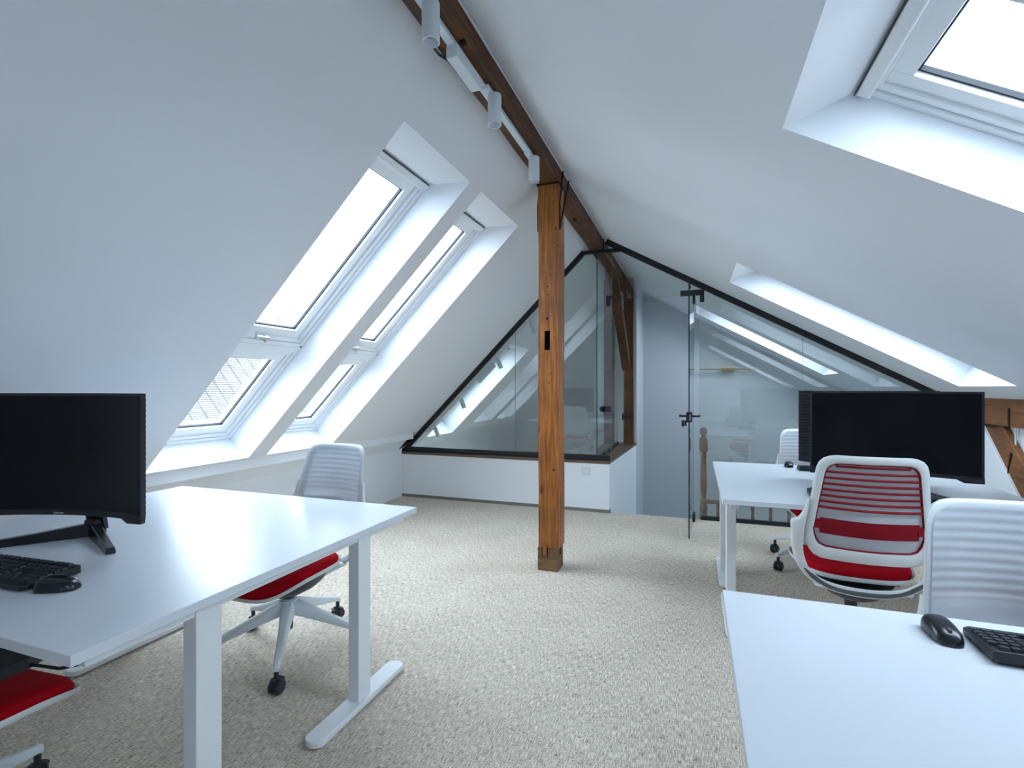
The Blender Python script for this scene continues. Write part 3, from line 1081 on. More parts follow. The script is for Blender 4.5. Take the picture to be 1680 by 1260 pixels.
def resample(loop, n):
    P = [Vector(p) for p in loop]
    m = len(P)
    L = [0]
    for i in range(m): L.append(L[-1] + (P[(i + 1) % m] - P[i]).length)
    out = []
    for k in range(n):
        t = L[-1] * k / n
        for i in range(m):
            if L[i + 1] >= t:
                u = (t - L[i]) / max(1e-9, L[i + 1] - L[i])
                q = P[i].lerp(P[(i + 1) % m], u)
                out.append((q.x, q.y)); break
    return out


def angular(loop, n, c):
    """resample a loop by angle about c so that two loops correspond"""
    out = []
    m = len(loop)
    for k in range(n):
        a = 2 * PI * k / n
        d_ = Vector((math.cos(a), math.sin(a)))
        best = None
        for i in range(m):
            p = Vector(loop[i]) - Vector(c); q = Vector(loop[(i + 1) % m]) - Vector(c)
            e = q - p
            den = d_.x * e.y - d_.y * e.x
            if abs(den) < 1e-12: continue
            t = (p.x * e.y - p.y * e.x) / den
            u = (p.x * d_.y - p.y * d_.x) / den
            if t > 0 and -1e-6 <= u <= 1 + 1e-6:
                if best is None or t > best: best = t
        out.append((c[0] + d_.x * best, c[1] + d_.y * best))
    return out


def back_y(x, z):
    """curved, leaning back surface; the user sits on the +y side"""
    return -0.285 - 0.10 * max(0, (z - 0.55)) / 0.45 + 1.05 * x * x - 0.025 * math.exp(-((z - 0.68) / 0.10) ** 2) * (1 - min(1, abs(x) / 0.3))


UP_OUT = [(-0.190, 1.000, 0.075), (-0.232, 0.62, 0.05), (-0.20, 0.535, 0.06), (0.20, 0.535, 0.06), (0.232, 0.62, 0.05), (0.190, 1.000, 0.075)]
UP_IN = [(-0.160, 0.965, 0.055), (-0.200, 0.66, 0.04), (-0.182, 0.590, 0.05), (0.182, 0.590, 0.05), (0.200, 0.66, 0.04), (0.160, 0.965, 0.055)]
# open U under the back: outer edge and inner edge from the left shoulder round to the right
LO_OUT = [(-0.222, 0.800), (-0.236, 0.745), (-0.256, 0.708), (-0.282, 0.690), (-0.280, 0.64), (-0.276, 0.56), (-0.252, 0.48), (-0.205, 0.42), (-0.14, 0.388), (-0.07, 0.376), (0.0, 0.373)]
LO_IN = [(-0.214, 0.800), (-0.222, 0.735), (-0.229, 0.68), (-0.232, 0.63), (-0.232, 0.58), (-0.226, 0.53), (-0.205, 0.475), (-0.168, 0.438), (-0.12, 0.420), (-0.06, 0.412), (0.0, 0.410)]


def strip_mesh(mb, outer, inner, yf, th, sec=8, sub=5):
    def dens(L):
        P = [Vector(p) for p in L] + [Vector((-p[0], p[1])) for p in L[-2::-1]]
        out = []
        for i in range(len(P) - 1):
            p0 = P[max(0, i - 1)]; p1 = P[i]; p2 = P[i + 1]; p3 = P[min(len(P) - 1, i + 2)]
            for k in range(sub):
                t = k / sub
                out.append(0.5 * ((2 * p1) + (p2 - p0) * t + (2 * p0 - 5 * p1 + 4 * p2 - p3) * t * t + (3 * p1 - p0 - 3 * p2 + p3) * t ** 3))
        out.append(P[-1])
        return out
    A, B = dens(outer), dens(inner)
    vs = []
    for a_, b_ in zip(A, B):
        c_ = (a_ + b_) / 2; h_ = (a_ - b_) / 2
        for k in range(sec):
            t = 2 * PI * (k + 0.5) / sec
            ct, st = math.cos(t), math.sin(t)
            ct = math.copysign(abs(ct) ** 0.6, ct); st = math.copysign(abs(st) ** 0.6, st)
            x, z = c_.x + h_.x * ct, c_.y + h_.y * ct
            vs.append((x, yf(x, z) + th * st, z))
    n = len(A)
    fs = [(i * sec + k, i * sec + (k + 1) % sec, (i + 1) * sec + (k + 1) % sec, (i + 1) * sec + k) for i in range(n - 1) for k in range(sec)]
    fs += [tuple(range(sec))[::-1], tuple((n - 1) * sec + k for k in range(sec))]
    mb.add(vs, fs)


def ring_mesh(mb, outer, inner, c, n, yf, th, sec=8):
    A = angular(rounded_loop(outer), n, c)
    B = angular(rounded_loop(inner), n, c)
    vs = []
    for (ax, az), (bx, bz) in zip(A, B):
        cx, cz = (ax + bx) / 2, (az + bz) / 2
        hx, hz = (ax - bx) / 2, (az - bz) / 2
        for k in range(sec):
            t = 2 * PI * (k + 0.5) / sec
            ct, st = math.cos(t), math.sin(t)
            ct = math.copysign(abs(ct) ** 0.6, ct); st = math.copysign(abs(st) ** 0.6, st)
            x, z = cx + hx * ct, cz + hz * ct
            vs.append((x, yf(x, z) + th * st, z))
    fs = []
    for i in range(n):
        j = (i + 1) % n
        for k in range(sec):
            l = (k + 1) % sec
            fs.append((i * sec + k, i * sec + l, j * sec + l, j * sec + k))
    mb.add(vs, fs)


def lo_y(x, z):
    f = max(0.0, min(1.0, (0.60 - z) / 0.2))
    return back_y(x * 0.92, max(z, 0.55)) + 0.06 * f * f


def make_chair(name, label, rib, group, back_only=False):
    t = empty(name, (0, 0, 0), label=label, cat='chair', group=group)
    rm = M['red_rib'] if rib == 'red' else M['white_rib']
    # seat cushion
    def seat_pt(u, v, top):
        a = 2 * PI * u
        ex = 0.55
        ca, sa = math.cos(a), math.sin(a)
        x = 0.235 * math.copysign(abs(ca) ** ex, ca)
        y = 0.245 * math.copysign(abs(sa) ** ex, sa)
        x *= 1 - 0.10 * max(0, -y) / 0.225
        return x, y
    mb = MB()
    lay = [(0.0, 0.470, 1), (0.5, 0.470, 1), (0.85, 0.472, 1), (0.96, 0.466, 1), (1.0, 0.452, 1), (0.985, 0.436, 1)]
    n = 48
    vs = []
    for (s_, z, _) in lay:
        for i in range(n):
            x, y = seat_pt(i / n, 0, True)
            X, Y = x * s_, y * s_ + 0.05
            zz = z - 0.022 * max(0, Y / 0.225) ** 3 + 0.008 * (X / 0.235) ** 2
            vs.append((X, Y, zz))
    fs = [(j * n + i, j * n + (i + 1) % n, (j + 1) * n + (i + 1) % n, (j + 1) * n + i) for j in range(len(lay) - 1) for i in range(n)]
    mb.add(vs, fs)
    mb.build('seat', M['red'], t, smooth=True, angle=70, weld=True)
    # seat shell
    mb = MB()
    lay = [(1.0, 0.440), (1.045, 0.448), (1.05, 0.436), (1.0, 0.424), (0.85, 0.412), (0.5, 0.405), (0.0, 0.403)]
    vs = []
    for (s_, z) in lay:
        for i in range(n):
            x, y = seat_pt(i / n, 0, True)
            X, Y = x * s_, y * s_ + 0.05
            zz = z - 0.022 * max(0, Y / 0.225) ** 3 + 0.008 * (X / 0.235) ** 2
            vs.append((X, Y, zz))
    fs = [(j * n + i, j * n + (i + 1) % n, (j + 1) * n + (i + 1) % n, (j + 1) * n + i) for j in range(len(lay) - 1) for i in range(n)]
    mb.add(vs, fs)
    mb.build('seat_shell', M['chair_white'], t, smooth=True, angle=60, weld=True)
    # mechanism bowl
    mb = MB()
    prof = [(0.034, -0.010), (0.075, 0.0), (0.118, 0.022), (0.150, 0.05), (0.170, 0.09)]
    mb.lathe(prof, (0, 0, 0.305), 28)
    mb.xform(lambda v: Vector((v.x * 0.95, v.y * 1.25 - 0.01, v.z)))
    mb.build('mechanism', M['bowl'], t, smooth=True, angle=60)
    mb = MB()
    mb.lathe([(0.020, -0.15), (0.021, 0), (0.026, 0.001), (0.026, 0.06)], (0, 0, 0.262), 16)
    mb.build('gas_column', M['chair_dark'], t, smooth=True)
    mb = MB()
    mb.tube([(0.09, 0.02, 0.355), (0.20, 0.03, 0.362)], 0.007, 8)
    mb.build('height_lever', M['chair_dark'], t, smooth=True)
    # five star base
    base = MB()
    base.lathe([(0.036, 0), (0.042, 0.01), (0.042, 0.050), (0.030, 0.058)], (0, 0, 0.205), 20)
    b_o = base.build('base_hub', M['chair_base'], t, smooth=True)
    PH = R(56)
    for k in range(5):
        a = PH + 2 * PI * k / 5
        mb = MB()
        rings = []
        sect = [(0.02, 0.226, 0.034, 0.032), (0.08, 0.208, 0.028, 0.029), (0.19, 0.170, 0.021, 0.021), (0.30, 0.134, 0.016, 0.015), (0.355, 0.118, 0.014, 0.013), (0.378, 0.110, 0.012, 0.014)]
        vs = []
        for (r_, z, hw, hh) in sect:
            for (sx, sz) in [(-1, -1), (1, -1), (1, 0.3), (0.6, 1), (-0.6, 1), (-1, 0.3)]:
                vs.append((r_, sx * hw, z + sz * hh))
        m_ = len(sect)
        fs = [(i * 6 + k2, i * 6 + (k2 + 1) % 6, (i + 1) * 6 + (k2 + 1) % 6, (i + 1) * 6 + k2) for i in range(m_ - 1) for k2 in range(6)]
        fs += [tuple(range(6))[::-1], tuple((m_ - 1) * 6 + q for q in range(6))]
        mb.add(vs, fs)
        o_ = mb.build('base_arm', M['chair_base'], t, bevel=0.003, smooth=True, angle=45)
        o_.rotation_euler = (0, 0, a)
        # caster
        mb = MB()
        for s_ in (-1, 1):
            mb.lathe([(0.010, 0), (0.027, 0.001), (0.031, 0.006), (0.031, 0.019), (0.025, 0.023), (0.008, 0.023)], (0, 0, 0.031), 18, 'y')
            if s_ == -1:
                mb.xform(lambda v: Vector((v.x, -v.y - 0.004, v.z)))
            else:
                pass
        st_ = len(mb.v)
        mb.box(-0.024, 0.022, -0.006, 0.006, 0.030, 0.066)
        mb.lathe([(0.010, 0.055), (0.010, 0.10)], (0.0, 0, 0), 10)
        mb.lathe([(0.020, 0.0), (0.030, 0.004), (0.030, 0.007)], (0.006, 0, 0.050), 12)
        cs = mb.build('caster', M['chair_dark'], t, smooth=True, angle=40)
        cs.location = (0.366 * math.cos(a), 0.366 * math.sin(a), 0)
        cs.rotation_euler = (0, 0, a + R(40 + 55 * ((k * 2) % 5)))
    # back frame, lower loop
    mb = MB()
    ring_mesh(mb, UP_OUT, UP_IN, (0, 0.78), 72, back_y, 0.011)
    mb.build('back_frame', M['chair_white'], t, smooth=True, angle=60)
    mb = MB()
    strip_mesh(mb, LO_OUT, LO_IN, lo_y, 0.013)
    mb.build('lower_loop', M['chair_white'], t, smooth=True, angle=60)
    # grey inlay on the lower loop
    mb = MB()
    pts = []
    for k in range(15):
        u = -1 + 2 * k / 14
        x = 0.225 * u
        z = 0.391 + 0.082 * abs(u) ** 3.2
        pts.append((x, lo_y(x, z) - 0.0135, z))
    mb.tube(pts, [0.004] + [0.010] * 13 + [0.004], 8, flat=(0.55, 1.0))
    mb.build('loop_inlay', M['chair_grey'], t, smooth=True)
    # arm from mechanism to the loop
    mb = MB()
    for s_ in (-1, 1):
        mb.tube([(0.07 * s_, -0.02, 0.375), (0.10 * s_, -0.12, 0.368), (0.13 * s_, -0.17, 0.385), (0.17 * s_, -0.215, 0.405)], [0.016, 0.018, 0.018, 0.014], 10, flat=(1.5, 0.8))
    mb.build('back_arm', M['chair_white'], t, smooth=True)
    # ribs
    zt = [0.952 - 0.0262 * k for k in range(8)]
    def hw_at(z):
        return 0.157 + (0.965 - z) / 0.305 * 0.043 if z < 0.93 else 0.150
    for z in zt:
        mb = MB()
        hw = hw_at(z)
        if z > 0.945: hw = 0.128
        pts = [(hw * u, back_y(hw * u, z) + 0.004, z) for u in [-1 + 2 * q / 12 for q in range(13)]]
        mb.tube(pts, 0.0046, 6, flat=(1.5, 1.2))
        mb.build('rib', rm, t, smooth=True)
    mb = MB()
    loop = angular(rounded_loop(UP_IN), 56, (0, 0.78))
    mb.tube([(x * 0.992, back_y(x, z) + 0.003, 0.78 + (z - 0.78) * 0.992) for x, z in loop], 0.0042, 6, closed=True)
    mb.build('rib_rim', rm, t, smooth=True)
    # lumbar bar
    mb = MB()
    def lum(u, v):
        x = -0.176 + 0.352 * u
        z = 0.652 + 0.068 * v
        return (x, back_y(x, z) - 0.002, z)
    nL = len(mb.v)
    mb.grid(lum, 17, 4)
    mb.grid(lambda u, v: tuple(Vector(lum(u, v)) + Vector((0, 0.010, 0))), 17, 4)
    for s_ in (-1, 1):
        x = 0.188 * s_
        mb.obox((x, back_y(x, 0.69) + 0.001, 0.692), (0.016, 0.008 * s_, 0), (0, 0.005, 0), (0, 0, 0.019))
    mb.build('lumbar_bar', rm, t, smooth=True, bevel=0.0)
    # front mesh panel with soft horizontal ridges
    mb = MB()
    outl = angular(rounded_loop([(-0.176, 0.985, 0.07), (-0.217, 0.62, 0.045), (-0.19, 0.560, 0.055), (0.19, 0.560, 0.055), (0.217, 0.62, 0.045), (0.176, 0.985, 0.07)]), 72, (0, 0.78))
    rings_ = 26
    vs = [(0, 0, 0)]
    def my(x, z):
        ridge = 0.0009 * math.cos((z - 0.952) / 0.0262 * 2 * PI) if z > 0.74 else 0.0
        return back_y(x, z) + 0.0165 + ridge
    # grid clipped to the outline by scaling rows
    def row_hw(z):
        m_ = 0
        for i in range(len(outl)):
            (xa, za), (xb, zb) = outl[i], outl[(i + 1) % len(outl)]
            if (za - z) * (zb - z) <= 0 and za != zb:
                x = xa + (xb - xa) * (z - za) / (zb - za)
                m_ = max(m_, abs(x))
        return m_
    z0_, z1_ = 0.5605, 0.9845
    def mp(u, v):
        z = z0_ + (z1_ - z0_) * v
        x = (-1 + 2 * u) * row_hw(z)
        return (x, my(x, z), z)
    mb.grid(mp, 21, 90)
    mb.build('back_mesh', M['mesh'], t, smooth=True, angle=80)
    return t


GR = 'red seated office chairs'
chA = make_chair('office_chair', 'white backed office chair with red seat at the left desk, beneath the roof windows', 'white', GR)


def place(o, x, y, rz, label=None):
    o.location = (x, y, 0); o.rotation_euler = (0, 0, rz)
    if label: o['label'] = label


chB = copy_tree(chA); place(chB, -1.89, 0.70, R(4), 'red seat of an office chair in the bottom left corner, mostly out of frame')
chD = copy_tree(chA); place(chD, 0.820, 1.43, R(180), 'white mesh backed office chair facing us behind the right keyboard')
chE = copy_tree(chA); place(chE, 0.88, 4.22, R(186), 'small white backed office chair half hidden behind the big monitor')
place(chA, -1.885, 1.985, R(178))
chC = make_chair('office_chair', 'white office chair with thin red back ribs and red lumbar bar, seen from behind', 'red', GR)
place(chC, 0.700, 2.80, R(-2))


def adjust(o, dz, spin=0.0):
    """seat height and swivel of the star base of one chair"""
    for ch in [q for q in bpy.data.objects if q.parent is o]:
        nm = ch.name.split('.')[0]
        if nm in ('base_hub', 'base_arm', 'caster'):
            if spin:
                ch.location = Matrix.Rotation(spin, 3, 'Z') @ ch.location
                ch.rotation_euler[2] += spin
        elif nm != 'gas_column':
            ch.location.z += dz


adjust(chA, -0.015)
adjust(chB, 0.0, R(52))
adjust(chD, -0.018)
for ch in [q for q in bpy.data.objects if q.parent is chD and q.name.startswith('lower_loop')]:
    ch.scale.x = 0.95; ch.scale.z = 0.91; ch.location.y -= 0.02
adjust(chC, 0.02)
adjust(chE, -0.03, R(41))


# ------------------------------------------------------------------ monitors
def make_monitor(name, label, W=0.72, Hh=0.43, Rc=1.0, zb=0.115):
    """front faces -y; stands on z=0"""
    t = empty(name, label=label, cat='monitor')
    def cy(x): return -(Rc - math.sqrt(Rc * Rc - x * x))      # edges come forward
    n = 24
    def slab(x0, x1, z0, z1, ya, yb, nn=n):
        mb = MB()
        xs = [x0 + (x1 - x0) * i / nn for i in range(nn + 1)]
        vs = []
        for x in xs:
            vs += [(x, cy(x) + ya, z0), (x, cy(x) + ya, z1), (x, cy(x) + yb, z1), (x, cy(x) + yb, z0)]
        fs = []
        for i in range(nn):
            for k in range(4):
                l = (k + 1) % 4
                fs.append((i * 4 + k, i * 4 + l, (i + 1) * 4 + l, (i + 1) * 4 + k))
        fs += [(0, 1, 2, 3), tuple(nn * 4 + k for k in (3, 2, 1, 0))]
        mb.add(vs, fs)
        return mb
    h = W / 2
    slab(-h, h, zb, zb + Hh, 0.0, 0.020).build('housing', M['black_plastic'], t, smooth=True, angle=35)
    slab(-h + 0.010, h - 0.010, zb + 0.018, zb + Hh - 0.010, -0.0012, 0.001).build('screen', M['screen'], t, smooth=True, angle=35)
    mb = slab(-h, h, zb - 0.002, zb + 0.014, -0.004, 0.004)
    mb.build('chin', M['black_plastic'], t, smooth=True, angle=35)
    for s_ in (-1, 1):
        mb = MB()
        xa, xb = s_ * (h - 0.10), s_ * h
        vs = []
        for (x, dz) in [(xa, 0.0), (s_ * (h - 0.07), -0.016), (xb, -0.012)]:
            vs += [(x, cy(x) - 0.003, zb + 0.004), (x, cy(x) + 0.018, zb + 0.004), (x, cy(x) - 0.003, zb + dz - 0.001), (x, cy(x) + 0.018, zb + dz - 0.001)]
        mb.add(vs, [(0, 1, 5, 4), (4, 5, 9, 8), (2, 3, 7, 6), (6, 7, 11, 10), (0, 4, 6, 2), (4, 8, 10, 6), (1, 3, 7, 5), (5, 7, 11, 9), (8, 9, 11, 10), (0, 1, 3, 2)])
        mb.build('corner_lip', M['black_gloss'], t)
    # ribbed rear cover with horizontal grooves
    mb = MB()
    nr = 22
    for k in range(nr):
        z0 = zb + 0.012 + (Hh - 0.024) * k / nr
        z1 = z0 + (Hh - 0.024) / nr * 0.72
        def yo(x): return 0.020 + 0.018 * (1 - (x / h) ** 2)
        m_ = 12
        vs = []
        for i in range(m_ + 1):
            x = -h + 0.006 + (W - 0.012) * i / m_
            vs += [(x, cy(x) + 0.018, z0), (x, cy(x) + 0.018, z1), (x, cy(x) + yo(x) + 0.006, z1 - 0.002), (x, cy(x) + yo(x) + 0.006, z0 + 0.002)]
        fs = []
        for i in range(m_):
            for q in range(4):
                l = (q + 1) % 4
                fs.append((i * 4 + q, i * 4 + l, (i + 1) * 4 + l, (i + 1) * 4 + q))
        fs += [(0, 1, 2, 3), tuple(m_ * 4 + q for q in (3, 2, 1, 0))]
        mb.add(vs, fs)
    rc_ = mb.build('rear_grooves', M['black_plastic'], t)
    # stand
    mb = MB()
    mb.prism([(0.145, 0.02), (0.165, 0.02), (0.118, 0.31), (0.092, 0.31)], -0.036, 0.036, 'x')
    mb.prism([(0.030, 0.32), (0.11, 0.31), (0.12, 0.22), (0.030, 0.22)], -0.04, 0.04, 'x')
    mb.build('stand_neck', M['black_gloss'], t, bevel=0.004)
    mb = MB()
    mb.prism([(0.112, 0.0), (0.168, 0.0), (0.160, 0.062), (0.120, 0.062)], -0.026, 0.026, 'x')
    mb.build('stand_hub', M['black_plastic'], t, bevel=0.005)
    for s_ in (-1, 1):
        mb = MB()
        a = Vector((0.0, 0.138, 0.030)); b = Vector((s_ * 0.255, -0.070, 0.012))
        d_ = (b - a); L_ = d_.length; d_.normalize()
        sd_ = d_.cross(Vector((0, 0, 1))).normalized()
        up_ = sd_.cross(d_)
        vs = []
        for (u, hw, zt_) in [(0, 0.022, 0.050), (0.5, 0.018, 0.034), (1.0, 0.015, 0.022)]:
            p = a + d_ * L_ * u; p.z = 0
            vs += [p + sd_ * hw, p - sd_ * hw, p - sd_ * hw * 0.75 + Vector((0, 0, zt_)), p + sd_ * hw * 0.75 + Vector((0, 0, zt_))]
        fs = []
        for i in range(2):
            for q in range(4):
                l = (q + 1) % 4
                fs.append((i * 4 + q, i * 4 + l, (i + 1) * 4 + l, (i + 1) * 4 + q))
        fs += [(0, 1, 2, 3), (11, 10, 9, 8)]
        mb.add(vs, fs)
        mb.build('stand_leg', M['black_gloss'], t, bevel=0.003)
    return t


DZ = 0.7352
m1 = make_monitor('curved_monitor', 'large curved black monitor on the left desk, cut by the left picture edge')
m1.location = (-2.125, 1.155, DZ); m1.rotation_euler = (0, 0, R(16))
# small maker's name on the chin
fc = bpy.data.curves.new('logo', 'FONT')
fc.body = 'SAMSUNG'
fc.size = 0.0085
fc.align_x = 'CENTER'
fc.extrude = 0.0003
fo = bpy.data.objects.new('logo', fc)
C.objects.link(fo)
fo.parent = m1
fo.location = (0, -0.0052, 0.1175)
fo.rotation_euler = (PI / 2, 0, 0)
fc.materials.append(M['grey_print'])
dg = bpy.context.evaluated_depsgraph_get()
tme = bpy.data.meshes.new_from_object(fo.evaluated_get(dg))
lo_ = bpy.data.objects.new('logo', tme)
C.objects.link(lo_)
lo_.parent = m1; lo_.location = fo.location; lo_.rotation_euler = fo.rotation_euler
bpy.data.objects.remove(fo)
lo_.name = 'logo'

m2 = make_monitor('curved_monitor', 'big black monitor on the far desk, screen towards us behind the red ribbed chair')
m2.location = (0.965, 3.165, DZ); m2.rotation_euler = (0, 0, R(-9))
m3 = copy_tree(m2)
m3['label'] = 'second black monitor back to back behind the big one, only its grooved edge showing'
m3.location = (0.985, 3.57, DZ); m3.rotation_euler = (0, 0, R(178))

# ------------------------------------------------------------------ keyboards and mice
key_me = {}


def key_mesh(w, d_):
    k = (round(w, 4), round(d_, 4))
    if k in key_me: return key_me[k]
    mb = MB()
    a, b = w / 2, d_ / 2
    vs = [(-a, -b, 0), (a, -b, 0), (a, b, 0), (-a, b, 0), (-a * .82, -b * .80, .006), (a * .82, -b * .80, .006), (a * .82, b * .80, .0065), (-a * .82, b * .80, .0065)]
    mb.add(vs, [(3, 2, 1, 0), (4, 5, 6, 7), (0, 1, 5, 4), (1, 2, 6, 5), (2, 3, 7, 6), (3, 0, 4, 7)])
    me = bpy.data.meshes.new('key')
    me.from_pydata(mb.v, [], mb.f)
    me.materials.append(M['key'])
    key_me[k] = me
    return me


def make_keyboard(name, label, joined=False, W=0.445, D=0.150):
    """user on the -y side"""
    t = empty(name, label=label, cat='keyboard')
    mb = MB()
    z0, z1 = 0.016, 0.028            # front and rear heights
    def zz(y): return z0 + (z1 - z0) * (y + D / 2) / D
    ch = 0.014
    pts = [(-W / 2, -D / 2 + ch), (-W / 2 + ch, -D / 2), (W / 2 - ch, -D / 2), (W / 2, -D / 2 + ch), (W / 2, D / 2), (-W / 2, D / 2)]
    n = len(pts)
    vs = [(x, y, 0.003) for x, y in pts] + [(x, y, zz(y)) for x, y in pts]
    mb.add(vs, [tuple(range(n))[::-1], tuple(range(n, 2 * n))] + [(i, (i + 1) % n, n + (i + 1) % n, n + i) for i in range(n)])
    mb.build('body', M['black_plastic'], t, bevel=0.003)
    P = 0.0190
    keys = []
    x0 = -W / 2 + 0.012
    ytop = D / 2 - 0.016
    def rowk(y, ws, x):
        for w in ws:
            if w > 0: keys.append((x + w * P / 2, y, w * P - 0.0015))
            x += abs(w) * P
    rowk(ytop, [1, -0.7, 1, 1, 1, 1, -0.4, 1, 1, 1, 1, -0.4, 1, 1, 1, 1, -0.25, 1, 1, 1, -.25, 1, 1, 1, 1], x0)
    rows = [[1] * 13 + [2, -0.25, 1, 1, 1, -0.25, 1, 1, 1, 1], [1.5] + [1] * 12 + [1.5, -0.25, 1, 1, 1, -0.25, 1, 1, 1, 1], [1.75] + [1] * 11 + [2.25, -3.5, 1, 1, 1, 1],
            [2.25] + [1] * 10 + [2.75, -1.25, 1, -1.25, 1, 1, 1, 1], [1.25, 1.25, 1.25, 6.25, 1.25, 1.25, 1.25, 1.25, -0.25, 1, 1, 1, -0.25, 2, 1, 1]]
    for i, rw in enumerate(rows):
        rowk(ytop - 0.024 - i * 0.0188, rw, x0)
    sl = math.atan((z1 - z0) / D)
    if joined:
        mb = MB()
        for (x, y, w) in keys:
            st_ = len(mb.v)
            me = key_mesh(w, 0.0168)
            mb.add([(v.co.x + x, v.co.y + y, v.co.z + zz(y)) for v in me.vertices], [list(p.vertices) for p in me.polygons])
        o_ = mb.build('keys', M['key'], t)
        o_['kind'] = 'stuff'
    else:
        for (x, y, w) in keys:
            o_ = bpy.data.objects.new('key', key_mesh(w, 0.0168))
            C.objects.link(o_)
            o_.parent = t
            o_.location = (x, y, zz(y))
            o_.rotation_euler = (sl, 0, 0)
    mb = MB()
    for s_ in (-1, 1):
        mb.box(s_ * 0.17 - 0.02, s_ * 0.17 + 0.02, D / 2 - 0.025, D / 2 - 0.012, 0.0, 0.006)
        mb.box(s_ * 0.17 - 0.02, s_ * 0.17 + 0.02, -D / 2 + 0.012, -D / 2 + 0.022, 0.0, 0.004)
    mb.build('foot', M['black_plastic'], t)
    return t


def make_mouse(name, label):
    """front points +y"""
    t = empty(name, label=label, cat='mouse')
    mb = MB()
    L_, Wd, Hh = 0.112, 0.062, 0.036
    nu, nv = 32, 12
    def pt(u, v):
        a = 2 * PI * u
        ph = v * PI / 2
        ca, sa = math.cos(a), math.sin(a)
        r_ = math.cos(ph) ** 0.55
        x = 0.5 * Wd * math.copysign(abs(ca) ** 0.8, ca) * r_
        y = 0.5 * L_ * math.copysign(abs(sa) ** 0.85, sa) * r_
        x *= 1 - 0.10 * math.cos(y / (L_ / 2) * PI) * 0.6
        hz = Hh * (math.sin(ph) ** 0.75) * (0.80 - 0.20 * (y / (L_ / 2)) - 0.18 * (y / (L_ / 2)) ** 2 + 0.18)
        return (x, y, hz + 0.002)
    mb.grid(pt, nu, nv, closed_u=True)
    mb.add([pt(i / nu, 0) for i in range(nu)], [tuple(range(nu))])
    mb.build('shell', M['black_gloss'], t, smooth=True, angle=60, weld=True)
    mb = MB()
    mb.lathe([(0.009, -0.004), (0.011, -0.002), (0.011, 0.002), (0.009, 0.004)], (0, 0.030, 0.0235), 16, 'x')
    mb.build('scroll_wheel', M['chair_dark'], t, smooth=True)
    mb = MB()
    mb.box(-0.005, 0.005, -0.002, 0.008, 0.0335, 0.0355)
    mb.build('button', M['black_plastic'], t, bevel=0.001)
    mb = MB()
    mb.lathe([(0.012, 0), (0.012, 0.004)], (0, 0.03, 0), 12)
    mb.lathe([(0.012, 0), (0.012, 0.004)], (0, -0.03, 0), 12)
    mb.build('glide_pad', M['black_plastic'], t)
    return t


kb1 = make_keyboard('keyboard', 'black keyboard on the left desk in front of the curved monitor')
kb1.location = (-1.965, 0.915, DZ); kb1.rotation_euler = (0, 0, R(4))
kb2 = make_keyboard('keyboard', 'black keyboard at the right picture edge, by the white mesh chair')
kb2.location = (0.80, 1.372, DZ); kb2.rotation_euler = (0, 0, R(178))
kb3 = make_keyboard('keyboard', 'black keyboard on the far desk, partly hidden by the red ribbed chair', joined=True)
kb3.location = (0.79, 3.01, DZ); kb3.rotation_euler = (0, 0, R(-3))
kb4 = copy_tree(kb3)
kb4['label'] = 'black keyboard behind the two back to back monitors'
kb4.location = (0.90, 3.955, DZ); kb4.rotation_euler = (0, 0, R(176))

ms1 = make_mouse('computer_mouse', 'black computer mouse beside the keyboard on the left desk')
ms1.location = (-1.675, 0.905, DZ); ms1.rotation_euler = (0, 0, R(-62))
ms2 = make_mouse('computer_mouse', 'black computer mouse on the bottom right desk')
ms2.location = (0.530, 1.412, DZ); ms2.rotation_euler = (0, 0, R(182))
ms3 = make_mouse('computer_mouse', 'tiny black computer mouse at the far edge of the desk before the glass wall')
ms3.location = (0.640, 4.07, DZ); ms3.rotation_euler = (0, 0, R(170))
ms4 = make_mouse('computer_mouse', 'black computer mouse right of the red ribbed chair, on the far desk')
ms4.location = (1.085, 2.93, DZ); ms4.rotation_euler = (0, 0, R(-5))

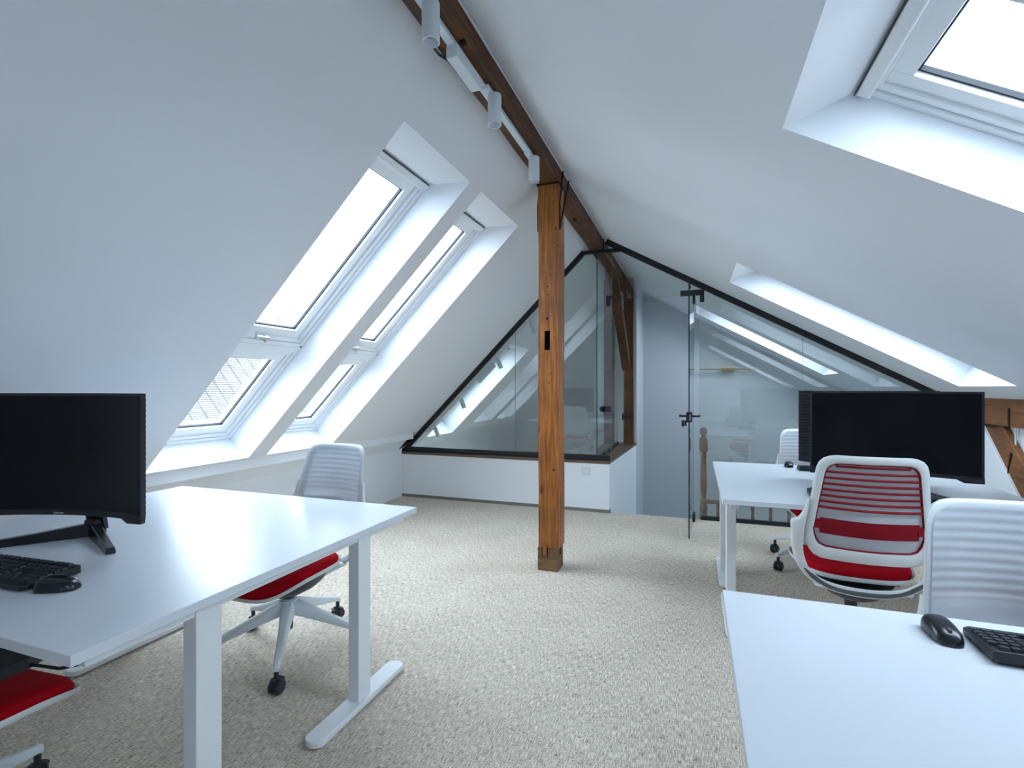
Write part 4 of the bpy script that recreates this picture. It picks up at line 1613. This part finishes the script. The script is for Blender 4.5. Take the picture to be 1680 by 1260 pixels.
# ------------------------------------------------------------------ outside
mb = MB(); mb.box(-90, 90, -80, 90, -9.2, -9.0)
struct(mb.build('ground', M['ground']))
hs = empty('neighbour_house', (-24, 19, -9), label='pale neighbouring house roof seen through the lower roof window panes', cat='house')
mb = MB(); mb.box(-4.5, 4.5, -14.5, 14.5, 0, 7.3)
mb.build('wall', M['render_wall'], hs)
mb = MB()
mb.prism([(-4.9, 7.2), (4.9, 7.2), (0, 12.9)], -15, 15, 'y')
mb.build('roof_deck', M['tile'], hs)
mb = MB()
nrow = 64
for k in range(nrow):
    u0, u1 = k / nrow, (k + 1) / nrow
    p0 = Vector((4.95, 0, 7.22)).lerp(Vector((0, 0, 12.95)), u0)
    p1 = Vector((4.95, 0, 7.22)).lerp(Vector((0, 0, 12.95)), u1)
    nn = Vector((0.66, 0, 0.75))
    for j in range(40):
        ya = -15 + 30.0 * j / 40 + 0.02; yb = -15 + 30.0 * (j + 1) / 40 - 0.02
        a0 = p0 + nn * 0.05; a1 = p1 + nn * 0.02
        mb.add([(a0.x, ya, a0.z), (a0.x, yb, a0.z), (a1.x, yb, a1.z), (a1.x, ya, a1.z), (p0.x, ya, p0.z), (p0.x, yb, p0.z)], [(0, 1, 2, 3), (0, 1, 5, 4)])
o_ = mb.build('roof_tiles', M['tile'], hs); o_['kind'] = 'stuff'


def make_tree(name, loc, hgt, label, seed):
    rnd = random.Random(seed)
    t = empty(name, loc, label=label, cat='tree', group='bare trees outside')
    mb = MB()

    def grow(p, d_, L_, r_, lvl):
        n = 4
        pts = [p]; q = Vector(p); dd = Vector(d_)
        for i in range(n):
            dd = (dd + Vector((rnd.uniform(-.12, .12), rnd.uniform(-.12, .12), rnd.uniform(0, .08)))).normalized()
            q = q + dd * L_ / n
            pts.append(q.copy())
        mb.tube(pts, [r_ * (1 - 0.6 * i / n) for i in range(n + 1)], 5 if lvl < 2 else 3, caps=False)
        if lvl >= 4: return
        for i in range(6 if lvl else 9):
            u = rnd.uniform(0.35, 1.0)
            k = min(n - 1, int(u * n))
            base_ = pts[k].lerp(pts[k + 1], u * n - k)
            a = rnd.uniform(0, 2 * PI)
            nd = (dd + Vector((math.cos(a), math.sin(a), rnd.uniform(-.1, .5))) * rnd.uniform(.5, .95)).normalized()
            grow(base_, nd, L_ * rnd.uniform(.42, .62), r_ * 0.5, lvl + 1)
    grow(Vector((0, 0, 0)), Vector((0, 0, 1)), hgt * 0.62, hgt * 0.016, 0)
    mb.build('branches', M['bark'], t)
    return t


make_tree('bare_tree', (-34.0, 35.0, -9), 19.0, 'bare winter tree seen through the nearer roof window', 3)
make_tree('bare_tree', (-31.0, 52.0, -9), 21.0, 'farther bare winter tree seen through the roof windows', 5)
